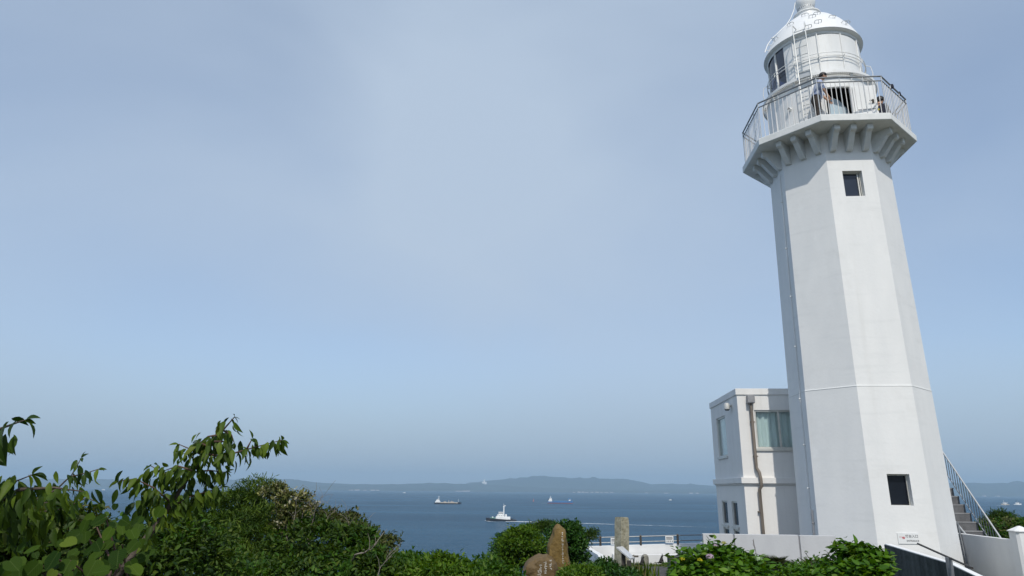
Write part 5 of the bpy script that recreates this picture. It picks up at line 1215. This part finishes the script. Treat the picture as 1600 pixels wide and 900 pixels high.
# --- dark spreading pine and scrub on the slope
shrub('pine_tree', 'dark green spreading pine on the slope left of the sea view', 'tree', at(350, 1000, 11.0),
      [B(405, 757, 11.0, .16, .2, .13), B(378, 778, 11.0, .42, .4, .18), B(335, 788, 10.8, .35, .4, .16), B(420, 800, 10.8, .65, .5, .22), B(345, 815, 10.6, .7, .5, .24), B(300, 830, 10.6, .5, .5, .26), B(470, 818, 10.6, .55, .5, .22), B(410, 838, 10.2, .8, .5, .26), B(330, 862, 10.0, .9, .5, .28), B(440, 868, 9.8, .8, .5, .26), B(270, 880, 10.2, .6, .5, .3), B(255, 845, 10.8, .3, .3, .2)],
      34000, .085, 'needle', 'lf_pine', 51, .20, 22, spread=.9, up=.8, r0=.09, flat=.34, m2='lf_pine2', p2=.4)
shrub('leafy_shrub', 'broad leafed green shrub below the pine along the bottom edge', 'shrub', at(520, 1010, 8.8), [B(500, 850, 9.4, .62, .4, .30), B(545, 880, 9.0, .55, .4, .26), B(450, 890, 9.0, .6, .4, .22), B(380, 905, 8.6, .6, .4, .2), B(560, 845, 9.6, .3, .3, .2), B(590, 905, 8.8, .5, .3, .25), B(480, 910, 8.6, .8, .3, .25)], 12000, .062, 'oval', 'lf_dark', 52, .12, 60, m2='lf_green', p2=.25)
shrub('flowering_shrub', 'scrubby shrub with faded cream flower heads above the pine', 'shrub', at(460, 1000, 9.9), [B(428, 770, 10.0, .18, .2, .15), B(446, 784, 9.9, .20, .2, .18), B(474, 780, 10.0, .12, .15, .12), B(446, 815, 9.8, .17, .15, .20), B(487, 795, 10.0, .14, .15, .10), B(438, 762, 10.1, .10, .12, .07), B(460, 800, 9.9, .13, .13, .10)], 3400, .045, 'oval', 'lf_tan', 53, .075, 44, m2='lf_scrub', p2=.55, bark='barkpale', r0=.03)
shrub('scrub_shrub', 'olive windswept scrub leaning right with pale bare branches', 'shrub', at(580, 1000, 10.6), [B(515, 808, 10.8, .22, .2, .13), B(548, 812, 10.6, .16, .2, .13), B(560, 832, 10.4, .26, .2, .16), B(595, 847, 10.2, .20, .2, .12), B(615, 843, 10.2, .07, .1, .07), B(575, 870, 10, .35, .3, .22), B(600, 890, 9.8, .25, .3, .2), B(520, 830, 10.6, .3, .3, .18)], 6500, .055, 'oval', 'lf_scrub', 54, .10, 40, bark='barkpale', r0=.035)
BT = empty('bare_twigs', at(545, 960, 10.0)); tag(BT, 'pale dead branches and bare twigs sticking out of the scrub', 'branches')
for pts, r0 in (([(556, 866, 8.5), (576, 861, 8.5), (585, 850, 8.5), (586, 836, 8.5)], .022), ([(594, 915, 8.4), (593, 892, 8.4), (604, 876, 8.4), (606, 862, 8.4)], .020), ([(480, 840, 9.6), (492, 800, 9.6), (493, 772, 9.6)], .012), ([(492, 800, 9.6), (500, 780, 9.6), (506, 772, 9.6)], .011), ([(488, 800, 9.6), (484, 780, 9.6), (487, 768, 9.6)], .011), ([(505, 830, 9.6), (515, 806, 9.6), (518, 790, 9.6)], .01), ([(515, 806, 9.6), (526, 797, 9.6), (530, 789, 9.6)], .009), ([(570, 850, 10), (575, 825, 10), (578, 808, 10)], .01), ([(460, 830, 9.6), (463, 790, 9.6), (466, 765, 9.6)], .012), ([(497, 792, 9.6), (504, 785, 9.6), (512, 785, 9.6)], .008), ([(540, 835, 9.4), (545, 815, 9.4), (543, 800, 9.4)], .011)):
    mb = MB(); W_ = [at(*p) - BT.location for p in pts]; W_ = [W_[0] * 1.6 - W_[1] * .6 + Vector((0, .25, -.10))] + W_; Q = []
    for i in range(len(W_) - 1):      # Catmull-Rom through the points with a little crookedness
        p_0, p_1, p_2, p_3 = W_[max(0, i - 1)], W_[i], W_[i + 1], W_[min(len(W_) - 1, i + 2)]
        for k in range(5):
            t_ = k / 5; Q.append(.5 * (2 * p_1 + (p_2 - p_0) * t_ + (2 * p_0 - 5 * p_1 + 4 * p_2 - p_3) * t_ * t_ + (3 * p_1 - p_0 - 3 * p_2 + p_3) * t_ ** 3) + Vector((rng.uniform(-1, 1), rng.uniform(-1, 1), rng.uniform(-1, 1))) * .012)
    Q.append(W_[-1]); mb.tube(Q, [r0 * .48 * (1 - .85 * i / (len(Q) - 1)) for i in range(len(Q))], 6); mb.build('branch', 'barkpale', BT, smooth=True)
    for q_ in range(5):
        p = Q[int(len(Q) * rng.uniform(.4, .95))]; mb = MB(); e = p + Vector((rng.uniform(-.16, .16), rng.uniform(-.1, .1), rng.uniform(.02, .2))); mb.tube([p, p.lerp(e, .5) + Vector((.01, 0, .02)), e], [r0 * .25, r0 * .18, .0015], 4); mb.build('twig', 'barkpale', BT)
# --- fresh green hedge in front of the sea
shrub('green_bush', 'fresh green bush left of the gap with sea above it', 'shrub', at(640, 1000, 9.5), [B(625, 880, 9.4, .30, .3, .14), B(650, 886, 9.2, .30, .3, .16), B(640, 905, 9.0, .4, .3, .2)], 3600, .055, 'oval', 'lf_green', 61, .09, 40)
shrub('green_bush', 'bright green bush with a pale arching shoot below the open sea', 'shrub', at(695, 1000, 9.0), [B(690, 884, 9.0, .26, .3, .15), B(675, 898, 8.8, .4, .3, .16), B(712, 893, 9.0, .26, .3, .14), B(700, 912, 8.6, .5, .3, .2)], 5200, .060, 'oval', 'lf_green2', 62, .09, 50)
shrub('green_bush', 'low weedy green bush at the left foot of the round shrub', 'shrub', at(745, 1000, 9.0), [B(740, 897, 9.0, .3, .3, .14), B(763, 893, 9.4, .2, .3, .22), B(772, 906, 9.2, .3, .3, .2), B(798, 914, 9.2, .2, .3, .16)], 4600, .055, 'oval', 'lf_green', 63, .09, 46)
# --- clipped round shrubs behind the stones
shrub('round_shrub', 'rounded yellow green shrub left of the standing stone', 'shrub', at(815, 960, 13.0), [B(818, 853, 12.8, .38, .4, .34), B(795, 862, 12.9, .22, .3, .30), B(835, 868, 12.6, .26, .3, .30), B(815, 885, 12.8, .45, .3, .3)], 9000, .052, 'oval', 'lf_green2', 71, .10, 60, spread=.7)
shrub('round_shrub', 'dark green shrub peeking out left behind the yellow green one', 'shrub', at(795, 960, 13.8), [B(788, 850, 13.8, .22, .3, .22), B(800, 842, 13.8, .22, .3, .12), B(782, 868, 13.6, .16, .3, .25), B(790, 885, 13.6, .4, .3, .3)], 3800, .055, 'oval', 'lf_round', 72, .10, 46)
shrub('round_shrub', 'tall dark glossy shrub to the right behind the standing stone', 'shrub', at(890, 960, 13.4), [B(890, 850, 13.3, .30, .4, .38), B(872, 826, 13.5, .12, .2, .12), B(896, 828, 13.4, .16, .2, .14), B(905, 862, 13.2, .16, .3, .3), B(868, 840, 13.6, .2, .3, .2), B(893, 882, 13.2, .36, .3, .34)], 10500, .052, 'oval', 'lf_round', 73, .09, 56)
shrub('pine_shrub', 'olive pine spray spreading behind the standing stone', 'shrub', at(850, 960, 14.6), [B(838, 828, 14.6, .30, .3, .12), B(855, 822, 14.6, .2, .2, .1), B(825, 833, 14.6, .18, .2, .1), B(918, 838, 14.4, .18, .2, .06), B(928, 833, 14.4, .09, .1, .06), B(912, 848, 14.4, .1, .1, .06)], 4200, .075, 'needle', 'lf_pine', 74, .09, 40)
# --- weeds at the foot of the stones and post
shrub('weed_clump', 'fine leafed green weeds right of the standing stone', 'plant', at(900, 960, 10.4), [B(900, 897, 10.4, .22, .2, .13), B(918, 899, 10.2, .24, .2, .14), B(884, 908, 10.0, .16, .2, .14)], 3200, .045, 'oval', 'lf_green2', 81, .08, 40)
shrub('weed_clump', 'dark glossy weeds in front of the information board', 'plant', at(955, 960, 11.0), [B(945, 889, 11.2, .18, .2, .15), B(962, 897, 11.0, .22, .2, .13), B(983, 900, 11.0, .16, .2, .10), B(932, 899, 10.8, .26, .2, .14), B(955, 910, 10.6, .36, .2, .16)], 4000, .055, 'oval', 'lf_round', 82, .08, 50)
# grass tufts
pos, yd, zd, sz = [], [], [], []
r = np.random.default_rng(90)
for _ in range(2600):
    px = r.uniform(880, 1045); py = r.uniform(886, 912); Y = r.uniform(9.5, 12.5) if px < 1000 else r.uniform(10, 13.5); g_ = at(px, py, Y); z0 = min(g_.z, .35) if px < 1000 else ground_z(g_.x, Y) 
    pos.append((g_.x, Y, z0)); yd.append((r.normal() * .25, r.normal() * .25, 1)); zd.append((r.normal(), -1, .2)); sz.append(r.uniform(.12, .30))
for _ in range(5200):
    Y = r.uniform(18.9, 25.6); x = r.uniform(.155, .235) * Y; pos.append((x, Y, ground_z(x, Y) - .01)); yd.append((r.normal() * .3, r.normal() * .3, 1)); zd.append((r.normal(), -1, .2)); sz.append(r.uniform(.05, .12))
g_ = leaf_mesh('grass', pos, yd, zd, np.array(sz), 'blade', 'grassblade', None); tag(g_, 'thin green grass around the stone post and markers', 'grass')
pos, yd, zd, sz = [], [], [], []
for (cx_, cy_, n_) in ((1003, 896, 46), (1018, 898, 18)):
    for k in range(n_):
        p = at(cx_ + r.normal() * 4, 912, 11.6); pos.append(p); yd.append((r.normal() * .22, r.normal() * .15, 1)); zd.append((r.normal(), -1, .2)); sz.append(r.uniform(.18, .36))
TG = empty('grass_tuft', at(1010, 905, 11.6)); tag(TG, 'tuft of long yellow green grass blades beside the path', 'grass'); leaf_mesh('blades', pos, yd, zd, np.array(sz), 'blade', 'grassblade', TG)
# grassy verge below the sea wall
mb = MB(); rows = []
for k in range(17):
    px = 966 + 82 * k / 16; py = 881.5 - 1.0 * math.sin(k * .5) + .8 * math.sin(k * 1.7); a = at(px, py, 20.6)
    rows.append([(a.x * .91, 18.7, -.12), (a.x * .945, 19.4, a.z * .55 - .02), (a.x * .975, 20.1, a.z - .01), (a.x, 20.6, a.z), (a.x * 1.03, 21.2, a.z - .12), (a.x * 1.06, 21.8, a.z - .5)])
for r_ in rows: mb.v += r_
for i in range(16):
    for k in range(5): a = i * 6 + k; mb.face((a, a + 6, a + 7, a + 1))
vg = tag(mb.build('grass_verge', 'turf', smooth=True), kind='structure')
pos, yd, zd, sz = [], [], [], []
for _ in range(2600):
    i, k = r.integers(0, 16), r.integers(0, 4); fx, fy = r.random(), r.random(); p = (np.array(rows[i][k]) * (1 - fx) + np.array(rows[i + 1][k]) * fx) * (1 - fy) + (np.array(rows[i][k + 1]) * (1 - fx) + np.array(rows[i + 1][k + 1]) * fx) * fy
    pos.append(p); yd.append((r.normal() * .4, r.normal() * .4, 1)); zd.append((r.normal(), -1, .2)); sz.append(r.uniform(.03, .08))
leaf_mesh('grass', pos, yd, zd, np.array(sz), 'blade', 'grassblade', vg)
# --- hydrangeas
def flower(px, py, Y, rad, m, root, n=46, seed=0):
    c = at(px, py, Y); rr = np.random.default_rng(seed); d = unit(rr.normal(size=(n, 3))); d[:, 2] = np.abs(d[:, 2]) * .8; pos = np.array(c) + d * rad * np.array([1, 1, .75]); y = unit(rr.normal(size=(n, 3))); y -= d * (y * d).sum(1)[:, None]
    leaf_mesh('flower_head', pos, unit(y), d, np.full(n, rad * .55), 'oval_w', m, root)
H1 = shrub('hydrangea', 'leafy hydrangea with pink and yellowish flower heads before the slab wall', 'shrub', at(1125, 960, 9.2),
      [B(1130, 880, 9.2, .36, .4, .20), B(1162, 884, 9.2, .24, .3, .16), B(1104, 882, 9.0, .22, .3, .18), B(1082, 888, 9.0, .18, .3, .13), B(1072, 902, 8.8, .22, .3, .14), B(1140, 904, 8.8, .5, .3, .2), B(1066, 871, 9.0, .06, .1, .05), B(1083, 870, 9.0, .06, .1, .05), B(1122, 862, 9.2, .12, .2, .10), B(1183, 898, 9.0, .16, .3, .14)],
      3200, .088, 'oval_w', 'lf_hyd', 91, .13, 56, singles=240, m_single='lf_hyd_o', lie=.4, up=.8, spread=.75)
flower(1109, 870, 8.75, .045, 'petal', H1, 60, 1); flower(1118, 853, 9.1, .035, 'petal', H1, 40, 2); flower(1094, 876, 8.7, .035, 'petaly', H1, 40, 3); flower(1066, 874, 8.8, .03, 'petaly', H1, 36, 4); flower(1186, 874, 8.9, .04, 'petalw', H1, 40, 5); flower(1131, 849, 9.1, .03, 'petaly', H1, 36, 6); flower(1104, 858, 9.0, .03, 'petalw', H1, 36, 7)
H2 = shrub('hydrangea', 'tall leafy hydrangea against the dark ramp wall', 'shrub', at(1345, 960, 9.0),
      [B(1345, 874, 9.0, .20, .3, .16), B(1361, 877, 8.9, .13, .25, .17), B(1327, 864, 9.1, .09, .2, .10), B(1342, 898, 8.8, .28, .3, .18), B(1362, 892, 8.7, .09, .2, .14)],
      2200, .098, 'oval_w', 'lf_hyd', 92, .13, 50, singles=200, m_single='lf_hyd_o', lie=.4, up=.8, spread=.75)
H3 = shrub('hydrangea', 'low small leaved green hedge between the cycad and tall hydrangea', 'shrub', at(1270, 960, 9.4),
      [B(1255, 893, 9.4, .22, .3, .12), B(1290, 889, 9.4, .22, .3, .14), B(1310, 892, 9.3, .16, .3, .14), B(1270, 906, 9.0, .45, .3, .16), B(1235, 903, 9.2, .16, .3, .12)],
      2600, .068, 'oval', 'lf_hyd', 93, .10, 60, singles=160, m_single='lf_hyd_o', lie=.5, up=.7)
for i, pts in enumerate(([(1270, 885, 9.3), (1264, 872, 9.3), (1257, 862, 9.3)], [(1300, 880, 9.3), (1296, 868, 9.3), (1292, 862, 9.3)], [(1330, 862, 9.1), (1331, 852, 9.1), (1331, 848, 9.1)], [(1305, 880, 9.3), (1304, 872, 9.3), (1303, 866, 9.3)])):
    mb = MB(); W_ = [at(*p) - H3.location for p in pts]; mb.tube(W_, [.006, .005, .003], 5)
    mb.build('shoot', 'bark', H3)
    for k in range(4):
        p = W_[0].lerp(W_[2], .4 + .2 * k) + H3.location; leaf_objects(np.array([p]), np.array([[r.normal(), -.2, .3]]), np.array([[0, -.5, 1]]), np.array([.05]), 'oval', 'lf_dark', H3)
# --- cycads against the slab wall
def cycad(px, py, Y, nf, Lf, label, seed):
    root = empty('cycad', at(px, py, Y)); tag(root, label, 'plant'); rr = random.Random(seed)
    mb = MB(); mb.tube([Vector((0, 0, -.4)), Vector((0, 0, .05))], [.10, .09], 10); mb.build('trunk', 'bark', root)
    for k in range(nf):
        az = 2 * math.pi * k / nf + rr.uniform(-.2, .2); el = rr.uniform(.5, 1.25); d = Vector((math.cos(az) * math.cos(el), math.sin(az) * math.cos(el), math.sin(el))); mb = MB(); pts = []
        for i in range(9):
            t_ = i / 8; pts.append(d * Lf * t_ + Vector((0, 0, -Lf * .55 * t_ * t_)))
        mb.tube(pts, [.007 * (1 - .8 * i / 8) for i in range(9)], 4)
        for i in range(1, 26):
            t_ = i / 26; q_ = t_ * 8; a = pts[int(q_)].lerp(pts[min(8, int(q_) + 1)], q_ % 1); dd = (pts[min(8, int(q_) + 1)] - pts[int(q_)]).normalized()
            s_ = dd.cross(Vector((0, 0, 1))); s_ = s_.normalized() if s_.length > .01 else Vector((1, 0, 0)); l_ = .16 * (1 - abs(t_ - .45) * 1.1)
            for sg_ in (-1, 1):
                e = a + s_ * sg_ * l_ + dd * l_ * .6 + Vector((0, 0, .03)); w = dd * .008; mb.v += [tuple(a - w), tuple(a + w), tuple(e)]; n_ = len(mb.v); mb.face((n_ - 3, n_ - 2, n_ - 1))
        mb.build('frond', 'lf_cycad', root)
cycad(1212, 893, 10.6, 22, .42, 'dark arching cycad fronds left of the slab wall joint', 3)
cycad(1231, 893, 10.8, 9, .26, 'small upright cycad right beside the slab wall joint', 4)
cycad(1268, 890, 10.8, 9, .22, 'brownish cycad fronds behind the low hedge', 5)
# --- trees beyond the stairs
shrub('broadleaf_tree', 'bright green tree crown beyond the stair railing', 'tree', at(1575, 960, 32), [B(1580, 828, 32, 1.3, 1.2, .55), B(1555, 836, 32, .9, 1, .6), B(1605, 836, 32, 1.0, 1, .5), B(1545, 850, 32, 1.2, 1, .7), B(1590, 850, 31, 1.6, 1, .6), B(1625, 850, 32, 1.4, 1, .6)], 9000, .17, 'oval', 'lf_green', 95, .30, 60, r0=.12, m2='lf_scrub', p2=.4)
shrub('pine_tree', 'dark pine tops above the bright crown beyond the stairs', 'tree', at(1567, 960, 36), [B(1566, 812, 36, .55, .6, .38), B(1548, 818, 36, .42, .5, .28), B(1576, 820, 36, .5, .5, .3), B(1560, 824, 36, .9, .5, .3)], 4500, .22, 'needle', 'lf_pine', 96, .26, 50, r0=.12)
